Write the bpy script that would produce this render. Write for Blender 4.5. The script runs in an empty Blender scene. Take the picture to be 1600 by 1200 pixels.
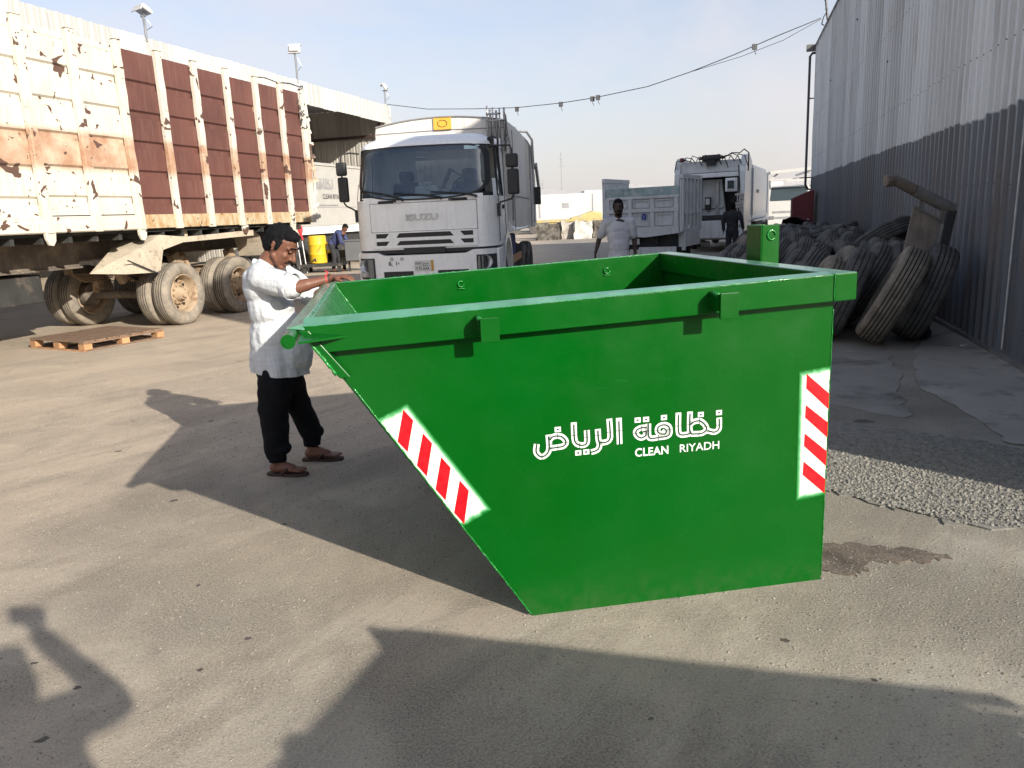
import bpy, bmesh, math, random
from math import sin, cos, pi, radians, atan2, sqrt
from mathutils import Vector, Matrix, noise as mnoise
random.seed(7)
C = bpy.data.collections.new("yard"); bpy.context.scene.collection.children.link(C)
scene = bpy.context.scene

# ---------------------------------------------------------------- camera
PITCH, ROLL = math.atan(265 / 1200), radians(2.6)
fw = Vector((0, cos(PITCH), -sin(PITCH))); rt = Vector((1, 0, 0)); up = rt.cross(fw)
r2 = rt * cos(ROLL) - up * sin(ROLL); u2 = rt * sin(ROLL) + up * cos(ROLL)
cd = bpy.data.cameras.new("camera"); cam = bpy.data.objects.new("camera", cd); scene.collection.objects.link(cam)
cam.matrix_world = Matrix(((r2.x, u2.x, -fw.x, 0), (r2.y, u2.y, -fw.y, 0), (r2.z, u2.z, -fw.z, 1.62), (0, 0, 0, 1)))
cd.sensor_width = 36; cd.lens = 27; cd.clip_start = 0.02; cd.clip_end = 3000
scene.camera = cam

# ---------------------------------------------------------------- light
SUN = Vector((1.436, -1.794, 1.0)).normalized()
EL = math.asin(SUN.z); AZ = atan2(SUN.x, SUN.y)
sl = bpy.data.lights.new("sun", 'SUN'); sl.energy = 4.5; sl.angle = radians(0.6); sl.color = (1.0, 0.93, 0.82)
so = bpy.data.objects.new("sun", sl); scene.collection.objects.link(so)
so.rotation_euler = (-SUN).to_track_quat('-Z', 'Y').to_euler()
wd = bpy.data.worlds.new("World"); scene.world = wd; wd.use_nodes = True
nt = wd.node_tree; nt.nodes.clear()
out = nt.nodes.new('ShaderNodeOutputWorld'); bg = nt.nodes.new('ShaderNodeBackground'); sky = nt.nodes.new('ShaderNodeTexSky')
sky.sky_type = 'NISHITA'; sky.sun_disc = False; sky.sun_elevation = EL; sky.sun_rotation = AZ
sky.air_density = 1.0; sky.dust_density = 2.5; sky.ozone_density = 1.5; sky.altitude = 600
tc = nt.nodes.new('ShaderNodeTexCoord'); mp = nt.nodes.new('ShaderNodeMapping'); mp.inputs['Scale'].default_value = (1.0, 1.0, 2.4)
cn = nt.nodes.new('ShaderNodeTexNoise'); cn.inputs['Scale'].default_value = 2.3; cn.inputs['Detail'].default_value = 7; cn.inputs['Roughness'].default_value = 0.55; cn.inputs['Distortion'].default_value = 0.35
cr = nt.nodes.new('ShaderNodeValToRGB'); cr.color_ramp.elements[0].position = 0.42; cr.color_ramp.elements[1].position = 0.72
mx = nt.nodes.new('ShaderNodeMix'); mx.data_type = 'RGBA'
hz = nt.nodes.new('ShaderNodeMix'); hz.data_type = 'RGBA'
sx = nt.nodes.new('ShaderNodeSeparateXYZ'); hr = nt.nodes.new('ShaderNodeValToRGB')
L = nt.links.new
L(tc.outputs['Generated'], mp.inputs['Vector']); L(mp.outputs[0], cn.inputs['Vector']); L(cn.outputs['Fac'], cr.inputs['Fac'])
# dusty air low over the horizon, the same all round
L(tc.outputs['Generated'], sx.inputs[0]); L(sx.outputs['Z'], hr.inputs['Fac'])
hr.color_ramp.elements[0].position = 0.0; hr.color_ramp.elements[0].color = (0.9, 0.9, 0.9, 1)
hr.color_ramp.elements[1].position = 0.42; hr.color_ramp.elements[1].color = (0.0, 0.0, 0.0, 1)
L(hr.outputs['Color'], hz.inputs['Factor']); L(sky.outputs[0], hz.inputs['A']); hz.inputs['B'].default_value = (3.75, 3.45, 3.42, 1)
mf = nt.nodes.new('ShaderNodeMath'); mf.operation = 'MULTIPLY'; mf.inputs[1].default_value = 0.75
L(cr.outputs['Color'], mf.inputs[0]); L(mf.outputs[0], mx.inputs['Factor']); L(hz.outputs['Result'], mx.inputs['A']); mx.inputs['B'].default_value = (4.2, 3.95, 4.05, 1)
L(mx.outputs['Result'], bg.inputs['Color']); bg.inputs['Strength'].default_value = 0.125; L(bg.outputs[0], out.inputs[0])
vs = scene.view_settings; vs.view_transform = 'Standard'; vs.look = 'None'; vs.exposure = 0.75; vs.gamma = 1; vs.use_curve_mapping = False
scene.render.resolution_x = 1024; scene.render.resolution_y = 768

# ---------------------------------------------------------------- materials
class NB:
    def __init__(s, name):
        s.m = bpy.data.materials.new(name); s.m.use_nodes = True; s.t = s.m.node_tree; s.t.nodes.clear()
        s.o = s.n('OutputMaterial'); s.b = s.n('BsdfPrincipled'); s.l(s.b.outputs[0], s.o.inputs[0])
        s.b.inputs['Specular IOR Level'].default_value = 0.4
        s.tc = s.n('TexCoord'); s._p = None
    def n(s, k): return s.t.nodes.new('ShaderNode' + k)
    def l(s, a, b): s.t.links.new(a, b)
    def put(s, sock, v):
        if hasattr(v, 'links') or hasattr(v, 'is_linked'): s.l(v, sock)
        elif isinstance(v, (tuple, list)) and sock.type == 'RGBA' and len(v) == 3: sock.default_value = (*v, 1)
        else: sock.default_value = v
    def pos(s, rnd=True, scale=(1, 1, 1), world=False):
        base = s.tc.outputs['Object']
        v = base
        if rnd:
            oi = s.n('ObjectInfo'); k = s.n('VectorMath'); k.operation = 'MULTIPLY_ADD'
            k.inputs[1].default_value = (37, 23, 0 if rnd == 'xy' else 51)
            cx = s.n('CombineXYZ')
            for i in range(3): s.l(oi.outputs['Random'], cx.inputs[i])
            s.l(cx.outputs[0], k.inputs[0]); s.l(base, k.inputs[2]); v = k.outputs[0]
        if scale != (1, 1, 1):
            m = s.n('Mapping'); m.inputs['Scale'].default_value = scale; s.l(v, m.inputs['Vector']); v = m.outputs[0]
        return v
    def along(s, az, fine, coarse, vec):
        """coordinates stretched along a ground direction (azimuth az from +y)"""
        a = radians(az); o = s.n('CombineXYZ')
        for i, (dv, k) in enumerate((((cos(a), -sin(a), 0), fine), ((sin(a), cos(a), 0), coarse))):
            d = s.n('VectorMath'); d.operation = 'DOT_PRODUCT'; s.l(vec, d.inputs[0]); d.inputs[1].default_value = tuple(c * k for c in dv); s.l(d.outputs['Value'], o.inputs[i])
        return o.outputs[0]
    def noise(s, scale, detail=4, rough=0.55, dist=0, vec=None):
        k = s.n('TexNoise'); k.inputs['Scale'].default_value = scale; k.inputs['Detail'].default_value = detail
        k.inputs['Roughness'].default_value = rough; k.inputs['Distortion'].default_value = dist
        s.l(vec if vec else s.pos(), k.inputs['Vector']); return k.outputs['Fac']
    def vor(s, scale, vec=None, feature='F1', out='Distance', rand=1):
        k = s.n('TexVoronoi'); k.inputs['Scale'].default_value = scale; k.feature = feature; k.inputs['Randomness'].default_value = rand
        s.l(vec if vec else s.pos(), k.inputs['Vector']); return k.outputs[out]
    def ramp(s, f, a, b, lo=0.0, hi=1.0):
        k = s.n('MapRange'); k.inputs['From Min'].default_value = a; k.inputs['From Max'].default_value = b
        k.inputs['To Min'].default_value = lo; k.inputs['To Max'].default_value = hi; s.l(f, k.inputs['Value']); return k.outputs[0]
    def mix(s, f, a, b, mode='MIX'):
        k = s.n('Mix'); k.data_type = 'RGBA'; k.blend_type = mode
        s.put(k.inputs['Factor'], f); s.put(k.inputs['A'], a); s.put(k.inputs['B'], b); return k.outputs['Result']
    def math(s, op, a, b=0.0):
        k = s.n('Math'); k.operation = op; s.put(k.inputs[0], a); s.put(k.inputs[1], b); return k.outputs[0]
    def sep(s, v=None):
        k = s.n('SeparateXYZ'); s.l(v if v else s.tc.outputs['Object'], k.inputs[0]); return k.outputs
    def bump(s, h, st=0.3, dist=0.01, prev=None):
        k = s.n('Bump'); k.inputs['Strength'].default_value = st; k.inputs['Distance'].default_value = dist; s.l(h, k.inputs['Height'])
        if prev: s.l(prev, k.inputs['Normal'])
        s.l(k.outputs[0], s.b.inputs['Normal']); return k.outputs[0]
    def fin(s, col, rough=0.5, metal=0.0, coat=0.0, spec=None):
        s.put(s.b.inputs['Base Color'], col); s.put(s.b.inputs['Roughness'], rough); s.put(s.b.inputs['Metallic'], metal)
        s.b.inputs['Coat Weight'].default_value = coat; s.b.inputs['Coat Roughness'].default_value = 0.12
        if spec is not None: s.b.inputs['Specular IOR Level'].default_value = spec
        return s.m

def mat(name, col, rough=0.55, metal=0.0, var=0.12, vs=2.5, dirt=None, dcov=0.55, dscale=3.0, bump=0.0, bscale=60, coat=0.0, grime=0.0, streak=None, spec=None):
    """weathered paint, metal, rubber or cloth: tone noise, blotches of dirt, streaks that run down, fine relief"""
    b = NB(name)
    c = b.mix(b.ramp(b.noise(vs, 5), 0.3, 0.7), tuple(v * (1 - var) for v in col), tuple(min(1, v * (1 + var)) for v in col))
    if streak:
        sf = b.noise(6, 4, vec=b.pos(scale=(3, 3, 0.22)))
        c = b.mix(b.ramp(sf, 0.5, 0.78, 0, streak[1]), c, streak[0])
    if dirt:
        f = b.ramp(b.noise(dscale, 8, 0.65), dcov, dcov + 0.16); c = b.mix(f, c, dirt)
    if grime:
        c = b.mix(b.ramp(b.noise(dscale * 4, 6, 0.7), 0.35, 0.75, 0, grime), c, (0.1, 0.09, 0.075))
    rr = b.ramp(b.noise(vs * 5, 4), 0.3, 0.7, max(0.02, rough - 0.08), min(1, rough + 0.1))
    if bump: b.bump(b.noise(bscale, 3), bump, 0.004)
    return b.fin(c, rr, metal, coat, spec)

MT = {}
MT['white_truck'] = mat('white_truck_paint', (0.84, 0.85, 0.84), 0.32, var=0.04, streak=((0.5, 0.48, 0.44), 0.3), coat=0.25, grime=0.10)
MT['old_white'] = mat('worn_white_paint', (0.68, 0.69, 0.68), 0.55, var=0.1, streak=((0.3, 0.28, 0.25), 0.5), dirt=(0.28, 0.25, 0.22), dcov=0.66, dscale=5, grime=0.25)
MT['cream_body'] = mat('cream_body_paint', (0.42, 0.405, 0.37), 0.5, var=0.05, streak=((0.35, 0.32, 0.28), 0.4), grime=0.12)
MT['grey_body'] = mat('dusty_grey_body_paint', (0.62, 0.605, 0.565), 0.5, var=0.07, streak=((0.3, 0.28, 0.25), 0.55), grime=0.15)
MT['black_plastic'] = mat('black_plastic', (0.02, 0.021, 0.023), 0.45, var=0.15, grime=0.08)
MT['dark_steel'] = mat('dark_chassis_steel', (0.035, 0.035, 0.034), 0.7, var=0.3, dirt=(0.13, 0.105, 0.08), dcov=0.55, dscale=4)
MT['brown_steel'] = mat('brown_dusty_steel', (0.14, 0.115, 0.095), 0.75, var=0.25, dirt=(0.24, 0.2, 0.15), dcov=0.5, dscale=3, streak=((0.07, 0.05, 0.04), 0.6))
MT['steel'] = mat('bare_steel', (0.42, 0.42, 0.42), 0.35, 0.8, var=0.15, grime=0.3)
MT['chrome'] = mat('chrome', (0.7, 0.7, 0.7), 0.12, 1.0, var=0.05)
MT['dust_fender'] = mat('dusty_cream_fender', (0.5, 0.43, 0.33), 0.75, var=0.15, dirt=(0.25, 0.19, 0.13), dcov=0.56, dscale=7, grime=0.3)
MT['rim'] = mat('dusty_rusty_rim', (0.36, 0.27, 0.18), 0.8, var=0.25, dirt=(0.17, 0.09, 0.05), dcov=0.5, dscale=8)
MT['yellow_pale'] = mat('dusty_pale_yellow_paint', (0.50, 0.40, 0.16), 0.6, var=0.15, grime=0.3, dirt=(0.4, 0.37, 0.3), dcov=0.5)
MT['yellow'] = mat('yellow_plastic', (0.75, 0.47, 0.02), 0.5, var=0.08, grime=0.25)
MT['wood'] = mat('pallet_wood', (0.2, 0.13, 0.085), 0.8, var=0.35, vs=9, dirt=(0.1, 0.07, 0.05), dcov=0.55, dscale=9, bump=0.4)
MT['wood_end'] = mat('pallet_block_wood', (0.4, 0.22, 0.11), 0.8, var=0.25, vs=9, bump=0.4)
MT['red_steel'] = mat('dark_red_paint', (0.16, 0.025, 0.03), 0.6, var=0.2, grime=0.3)
MT['black_cloth'] = mat('black_cloth', (0.008, 0.0085, 0.0105), 0.95, var=0.25, vs=14, bump=0.5, bscale=300, spec=0.15)
MT['skin'] = mat('brown_skin', (0.155, 0.066, 0.04), 0.48, var=0.14, vs=9, bump=0.15, bscale=160)
MT['skin_dark'] = mat('dark_brown_skin', (0.045, 0.026, 0.02), 0.55, var=0.15, vs=9)
MT['hair'] = mat('black_hair', (0.006, 0.006, 0.007), 0.8, var=0.3, vs=30, bump=1.0, bscale=150, spec=0.12)
MT['grey_shirt'] = mat('pale_grey_cloth', (0.46, 0.47, 0.50), 0.9, var=0.12, vs=6, bump=0.4, bscale=30)
MT['blue_cloth'] = mat('navy_work_cloth', (0.045, 0.055, 0.13), 0.9, var=0.25, vs=8, bump=0.4, bscale=30)
MT['grey_cloth'] = mat('dark_grey_cloth', (0.03, 0.03, 0.035), 0.9, var=0.25, vs=8)
MT['grey_box'] = mat('grey_cabinet_paint', (0.12, 0.125, 0.13), 0.6, var=0.1, grime=0.2)
MT['eye_white'] = mat('eye_white', (0.6, 0.56, 0.52), 0.3, var=0.03)
MT['red_thread'] = mat('red_thread', (0.7, 0.04, 0.05), 0.7, var=0.1)
MT['sandal'] = mat('brown_sandal_rubber', (0.05, 0.025, 0.02), 0.7, var=0.2)
MT['print_dark'] = mat('dark_print', (0.05, 0.05, 0.055), 0.6, var=0.15)
MT['print_grey'] = mat('grey_print', (0.25, 0.25, 0.26), 0.6, var=0.15)
MT['orange_plate'] = mat('orange_reflective_plate', (0.75, 0.36, 0.05), 0.4, var=0.04)
MT['amber'] = mat('amber_strip', (0.5, 0.28, 0.04), 0.4, var=0.05)
MT['letter_white'] = mat('white_stencil_paint', (0.7, 0.71, 0.68), 0.4, var=0.04)
MT['core_green'] = mat('dark_green_stencil_gap', (0.002, 0.035, 0.01), 0.4, var=0.1)
MT['plate_white'] = mat('number_plate_white', (0.66, 0.66, 0.63), 0.45, var=0.04, grime=0.2)
MT['blue_sticker'] = mat('blue_sticker', (0.02, 0.05, 0.3), 0.5, var=0.05)
MT['sky_sticker'] = mat('pale_blue_sticker', (0.4, 0.55, 0.6), 0.5, var=0.03)
MT['teal'] = mat('worn_teal_paint', (0.30, 0.42, 0.40), 0.6, var=0.2, dirt=(0.5, 0.52, 0.51), dcov=0.46, dscale=6, streak=((0.12, 0.12, 0.12), 0.5))
MT['concrete'] = mat('dusty_concrete', (0.38, 0.35, 0.31), 0.9, var=0.15, grime=0.2)
MT['bale'] = mat('dark_scrap_bale', (0.11, 0.1, 0.085), 0.9, var=0.6, vs=6, dirt=(0.3, 0.27, 0.22), dcov=0.55, dscale=7, bump=1, bscale=12)
MT['bale_white'] = mat('pale_scrap_bale', (0.55, 0.53, 0.48), 0.9, var=0.3, vs=9, dirt=(0.25, 0.22, 0.18), dcov=0.6, dscale=9, bump=1, bscale=14)
MT['far_white'] = mat('far_white_paint', (0.52, 0.515, 0.49), 0.5, var=0.05, grime=0.1)
MT['far_roof'] = mat('far_grey_roof', (0.3, 0.3, 0.32), 0.6, var=0.1)
MT['far_wall'] = mat('far_beige_wall', (0.5, 0.45, 0.4), 0.8, var=0.1)
MT['purlin'] = mat('brown_steel_purlin', (0.06, 0.035, 0.03), 0.6, var=0.2)
MT['interior'] = mat('dark_cab_trim', (0.05, 0.055, 0.06), 0.8, var=0.15)
MT['seat'] = mat('dark_seat_cloth', (0.03, 0.032, 0.037), 0.9, var=0.15)
MT['rag'] = mat('pale_rag', (0.5, 0.5, 0.48), 0.9, var=0.2, vs=8)
MT['board'] = mat('grimy_scrap_board', (0.21, 0.175, 0.15), 0.8, var=0.25, vs=6, dirt=(0.3, 0.28, 0.26), dcov=0.6, dscale=7, streak=((0.08, 0.07, 0.06), 0.5))
MT['beam_grey'] = mat('weathered_grey_beam', (0.16, 0.155, 0.145), 0.8, var=0.25, vs=7, grime=0.4, bump=0.5, bscale=25)
MT['galv'] = mat('galvanised_pipe', (0.08, 0.08, 0.085), 0.5, 0.3, var=0.2)

def green_paint():
    b = NB('glossy_green_paint')
    c = b.mix(b.ramp(b.noise(1.6, 4), 0.3, 0.7), (0.0003, 0.068, 0.0032), (0.0004, 0.078, 0.0058))
    c = b.mix(b.ramp(b.noise(38, 5, 0.7), 0.60, 0.8, 0, 0.16), c, (0.003, 0.115, 0.02))
    c = b.mix(b.ramp(b.noise(5, 6, 0.7, vec=b.pos(scale=(2, 2, 0.3))), 0.62, 0.75, 0, 0.18), c, (0.03, 0.10, 0.03))
    h = b.noise(3.2, 3); n1 = b.bump(h, 0.22, 0.025)
    b.bump(b.noise(240, 2), 0.06, 0.001, n1)
    z = b.sep()['Z']; dz = b.math('MULTIPLY', b.ramp(z, 0.16, 0.0), b.ramp(b.noise(14, 6, 0.7), 0.42, 0.66, 0, 0.22)); c = b.mix(dz, c, (0.07, 0.09, 0.05))
    sc = b.ramp(b.noise(3, 5, 0.7, 1.5, vec=b.pos(scale=(1, 1, 9))), 0.66, 0.69, 0, 0.22); c = b.mix(sc, c, (0.01, 0.14, 0.03))
    return b.fin(c, b.ramp(b.noise(4, 4), 0.3, 0.7, 0.18, 0.36), 0, 0.1, 0.25)
MT['green'] = green_paint()
MT['green_sheen'] = mat('sky_sheen_green_paint', (0.075, 0.225, 0.145), 0.3, var=0.2, vs=4, coat=0.4, grime=0.0, dirt=(0.14, 0.30, 0.22), dcov=0.5, dscale=5)  # pale colour and the blotches passed as dirt paint in the sky's reflection on the rim tops
MT['green_inner'] = mat('inner_sheen_green_paint', (0.022, 0.14, 0.045), 0.25, var=0.25, vs=3, coat=0.3, streak=((0.09, 0.22, 0.12), 0.6))  # lighter green and streaks paint a sky sheen on the sloped plate
MT['reflector'] = mat('silvered_reflector', (0.8, 0.8, 0.8), 0.22, 0.35, var=0.1, vs=30)
MT['green_weld'] = mat('green_painted_weld', (0.004, 0.16, 0.02), 0.22, var=0.3, vs=30, bump=1.0, bscale=90, coat=0.4)
def white_sprayed():
    b = NB('sprayed_white_paint')
    c = b.mix(b.ramp(b.noise(20, 5), 0.35, 0.7), (0.66, 0.68, 0.6), (0.74, 0.75, 0.7))
    return b.fin(c, 0.4)
MT['sprayed_white'] = white_sprayed()
def overspray():      # white paint that thins out into green at its sprayed edges (uv 0..1 across the plate)
    b = NB('white_overspray')
    v = b.sep(b.tc.outputs['UV'])
    n = b.math('MULTIPLY', b.math('SUBTRACT', b.noise(30, 4), 0.5), 0.05)
    e = b.math('MINIMUM', b.ramp(b.math('ADD', v['X'], n), 0.02, 0.16), b.math('MINIMUM', b.ramp(b.math('ADD', v['Y'], n), 0.006, 0.045), b.ramp(b.math('SUBTRACT', 1.0, b.math('ADD', v['Y'], n)), 0.006, 0.045)))
    c = b.mix(e, (0.002, 0.12, 0.012), b.mix(b.ramp(e, 0.4, 1), (0.2, 0.6, 0.3), (0.72, 0.73, 0.63)))
    return b.fin(c, 0.35)
MT['overspray'] = overspray()
MT['red_paint'] = mat('bright_red_paint', (0.8, 0.004, 0.01), 0.35, var=0.04, vs=8)

def trailer_cream():
    b = NB('chipped_cream_paint')
    p = b.pos('xy'); z = b.sep()['Z']
    c = b.mix(b.ramp(b.noise(2.5, 5, vec=p), 0.3, 0.7), (0.54, 0.505, 0.43), (0.62, 0.59, 0.515))
    c = b.mix(b.ramp(b.noise(5, 6, 0.6, vec=b.pos('xy', (5, 5, 0.35))), 0.5, 0.75, 0, 0.5), c, (0.40, 0.30, 0.19))
    band = b.math('MULTIPLY', b.ramp(z, 2.46, 2.58), b.ramp(z, 3.10, 3.0))
    rust = b.mix(b.ramp(b.noise(3, 6, 0.65, vec=p), 0.36, 0.62), (0.50, 0.38, 0.27), (0.33, 0.15, 0.07))
    c = b.mix(b.math('MULTIPLY', band, 0.85), c, rust)
    chip = b.ramp(b.noise(2.6, 3, 0.5, 0.6, vec=p), 0.635, 0.642)
    chip2 = b.ramp(b.noise(9, 3, 0.5, 0.3, vec=p), 0.675, 0.685)
    c = b.mix(b.math('MAXIMUM', chip, chip2), c, (0.105, 0.06, 0.045))
    b.bump(b.noise(30, 3, vec=p), 0.12, 0.006)
    return b.fin(c, 0.6)
MT['trailer_cream'] = trailer_cream()
def trailer_rail():
    b = NB('rust_streaked_rail_paint')
    p = b.pos('xy')
    c = b.mix(b.ramp(b.noise(9, 6, 0.65, vec=b.pos('xy', (1.2, 1.2, 0.5))), 0.42, 0.66), (0.47, 0.40, 0.27), (0.36, 0.20, 0.08))
    c = b.mix(b.ramp(b.noise(12, 4, vec=p), 0.66, 0.68), c, (0.09, 0.05, 0.04))
    return b.fin(c, 0.65)
MT['rail'] = trailer_rail()
MT['maroon'] = mat('maroon_primer', (0.12, 0.048, 0.038), 0.6, var=0.2, vs=1.3, streak=((0.19, 0.095, 0.078), 0.6), bump=0.5, bscale=3, grime=0.12)

def tyre_mat(name, rub, dust, cov, amt):
    b = NB(name)
    c = b.mix(b.ramp(b.noise(5, 5), 0.3, 0.7), tuple(v * 0.75 for v in rub), tuple(v * 1.25 for v in rub))
    f = b.ramp(b.noise(6, 8, 0.7), cov - 0.12, cov + 0.18, 0, amt)
    c = b.mix(f, c, dust); b.bump(b.noise(45, 4), 0.5, 0.006)
    return b.fin(c, 0.85, spec=0.25)
MT['tyre'] = tyre_mat('worn_tyre_rubber', (0.075, 0.073, 0.071), (0.18, 0.165, 0.142), 0.54, 0.7)
MT['tyre_brown'] = tyre_mat('brown_dusty_tyre_rubber', (0.15, 0.13, 0.105), (0.32, 0.27, 0.21), 0.5, 0.8)
MT['tyre_groove'] = mat('shaded_tread_groove', (0.034, 0.031, 0.028), 0.95, var=0.3)  # recess shade painted in: groove faces darker than the rubber
MT['tyre_dusty'] = tyre_mat('pale_dusty_tyre_rubber', (0.17, 0.15, 0.125), (0.34, 0.29, 0.225), 0.5, 0.85)

def sheet_mat(name, upper, lower, split, stain=0.5, rnd_off=0.12):
    b = NB(name)
    p = b.pos('xy'); z = b.sep()['Z']
    oi = b.n('ObjectInfo').outputs['Random']
    if lower:
        zz = b.math('ADD', z, b.math('ADD', b.ramp(oi, 0, 1, -rnd_off * 0.35, rnd_off * 0.35), b.ramp(b.noise(8, 3, vec=p), 0.3, 0.7, -0.02, 0.02)))
        f = b.ramp(zz, split - 0.012, split + 0.012)
        c = b.mix(f, lower, upper)
    else: c = upper
    k = b.ramp(oi, 0, 1, 0.78, 1.1)
    kk = b.n('CombineXYZ'); [b.l(k, kk.inputs[i]) for i in range(3)]
    c = b.mix(1.0, c, kk.outputs[0], 'MULTIPLY')
    st = b.noise(2.2, 6, 0.65, vec=b.pos('xy', (2.5, 2.5, 0.16)))
    c = b.mix(b.ramp(st, 0.5, 0.72, 0, stain), c, (0.13, 0.10, 0.075) if lower else (0.35, 0.31, 0.25))
    if lower:
        low = b.math('MULTIPLY', b.ramp(z, 2.4, 0.3), b.ramp(b.noise(1.1, 5, 0.6, vec=b.pos('xy', (1.6, 1.6, 0.3))), 0.42, 0.6, 0, 0.75))
        c = b.mix(low, c, (0.12, 0.085, 0.06))
    b.bump(b.noise(5, 3, vec=p), 0.25, 0.02)
    return b.fin(c, 0.45, 0.0, spec=0.5)
MT['wall_sheet'] = sheet_mat('two_tone_corrugated_sheet', (0.62, 0.635, 0.64), (0.13, 0.143, 0.168), 2.45, rnd_off=0.05)
MT['fascia'] = sheet_mat('white_corrugated_fascia', (0.50, 0.50, 0.475), None, 0, 0.25)
MT['shed_in'] = sheet_mat('grey_corrugated_inner_sheet', (0.42, 0.4, 0.36), None, 0, 0.3)

def glass_mat(name, tint, alpha_mix=0.25, rough=0.03):
    b = NB(name)
    tr = b.n('BsdfTransparent'); tr.inputs[0].default_value = (*tint, 1)
    gl = b.n('BsdfGlossy'); gl.inputs['Roughness'].default_value = rough; gl.inputs[0].default_value = (0.8, 0.9, 1.0, 1)
    fr = b.n('Fresnel'); fr.inputs['IOR'].default_value = 1.5
    m = b.n('MixShader'); b.l(b.math('ADD', fr.outputs[0], alpha_mix), m.inputs[0]); b.l(tr.outputs[0], m.inputs[1]); b.l(gl.outputs[0], m.inputs[2])
    # a film of dust on the pane
    df = b.n('BsdfDiffuse'); df.inputs[0].default_value = (0.45, 0.5, 0.55, 1)
    m2 = b.n('MixShader'); b.l(b.ramp(b.noise(4, 5), 0.3, 0.7, 0.03, 0.10), m2.inputs[0]); b.l(m.outputs[0], m2.inputs[1]); b.l(df.outputs[0], m2.inputs[2])
    b.l(m2.outputs[0], b.o.inputs[0]); return b.m
MT['glass'] = glass_mat('windscreen_glass', (0.62, 0.70, 0.74), 0.05)
MT['lamp_glass'] = glass_mat('lamp_lens', (0.9, 0.9, 0.92), 0.12)
MT['dark_glass'] = mat('far_dark_glass', (0.04, 0.055, 0.06), 0.12, var=0.1, spec=0.6)
def shirt_mat():
    b = NB('white_checked_shirt_cloth')
    x = b.sep()
    def lines(v, per, w):
        f = b.math('FRACT', b.math('MULTIPLY', v, 1 / per)); return b.math('LESS_THAN', f, w)
    c = b.mix(b.math('MULTIPLY', lines(b.math('ADD', x['X'], b.math('MULTIPLY', x['Y'], 0.8)), 0.026, 0.22), 0.35), (0.53, 0.55, 0.57), (0.40, 0.405, 0.37))
    c = b.mix(b.math('MULTIPLY', lines(x['Z'], 0.034, 0.14), 0.35), c, (0.38, 0.40, 0.43))
    n1 = b.bump(b.noise(9, 5, 0.6, 1.4), 0.5, 0.03)
    b.bump(b.noise(420, 2), 0.2, 0.001, n1)
    return b.fin(c, 0.85, spec=0.2)
MT['shirt'] = shirt_mat()

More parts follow.
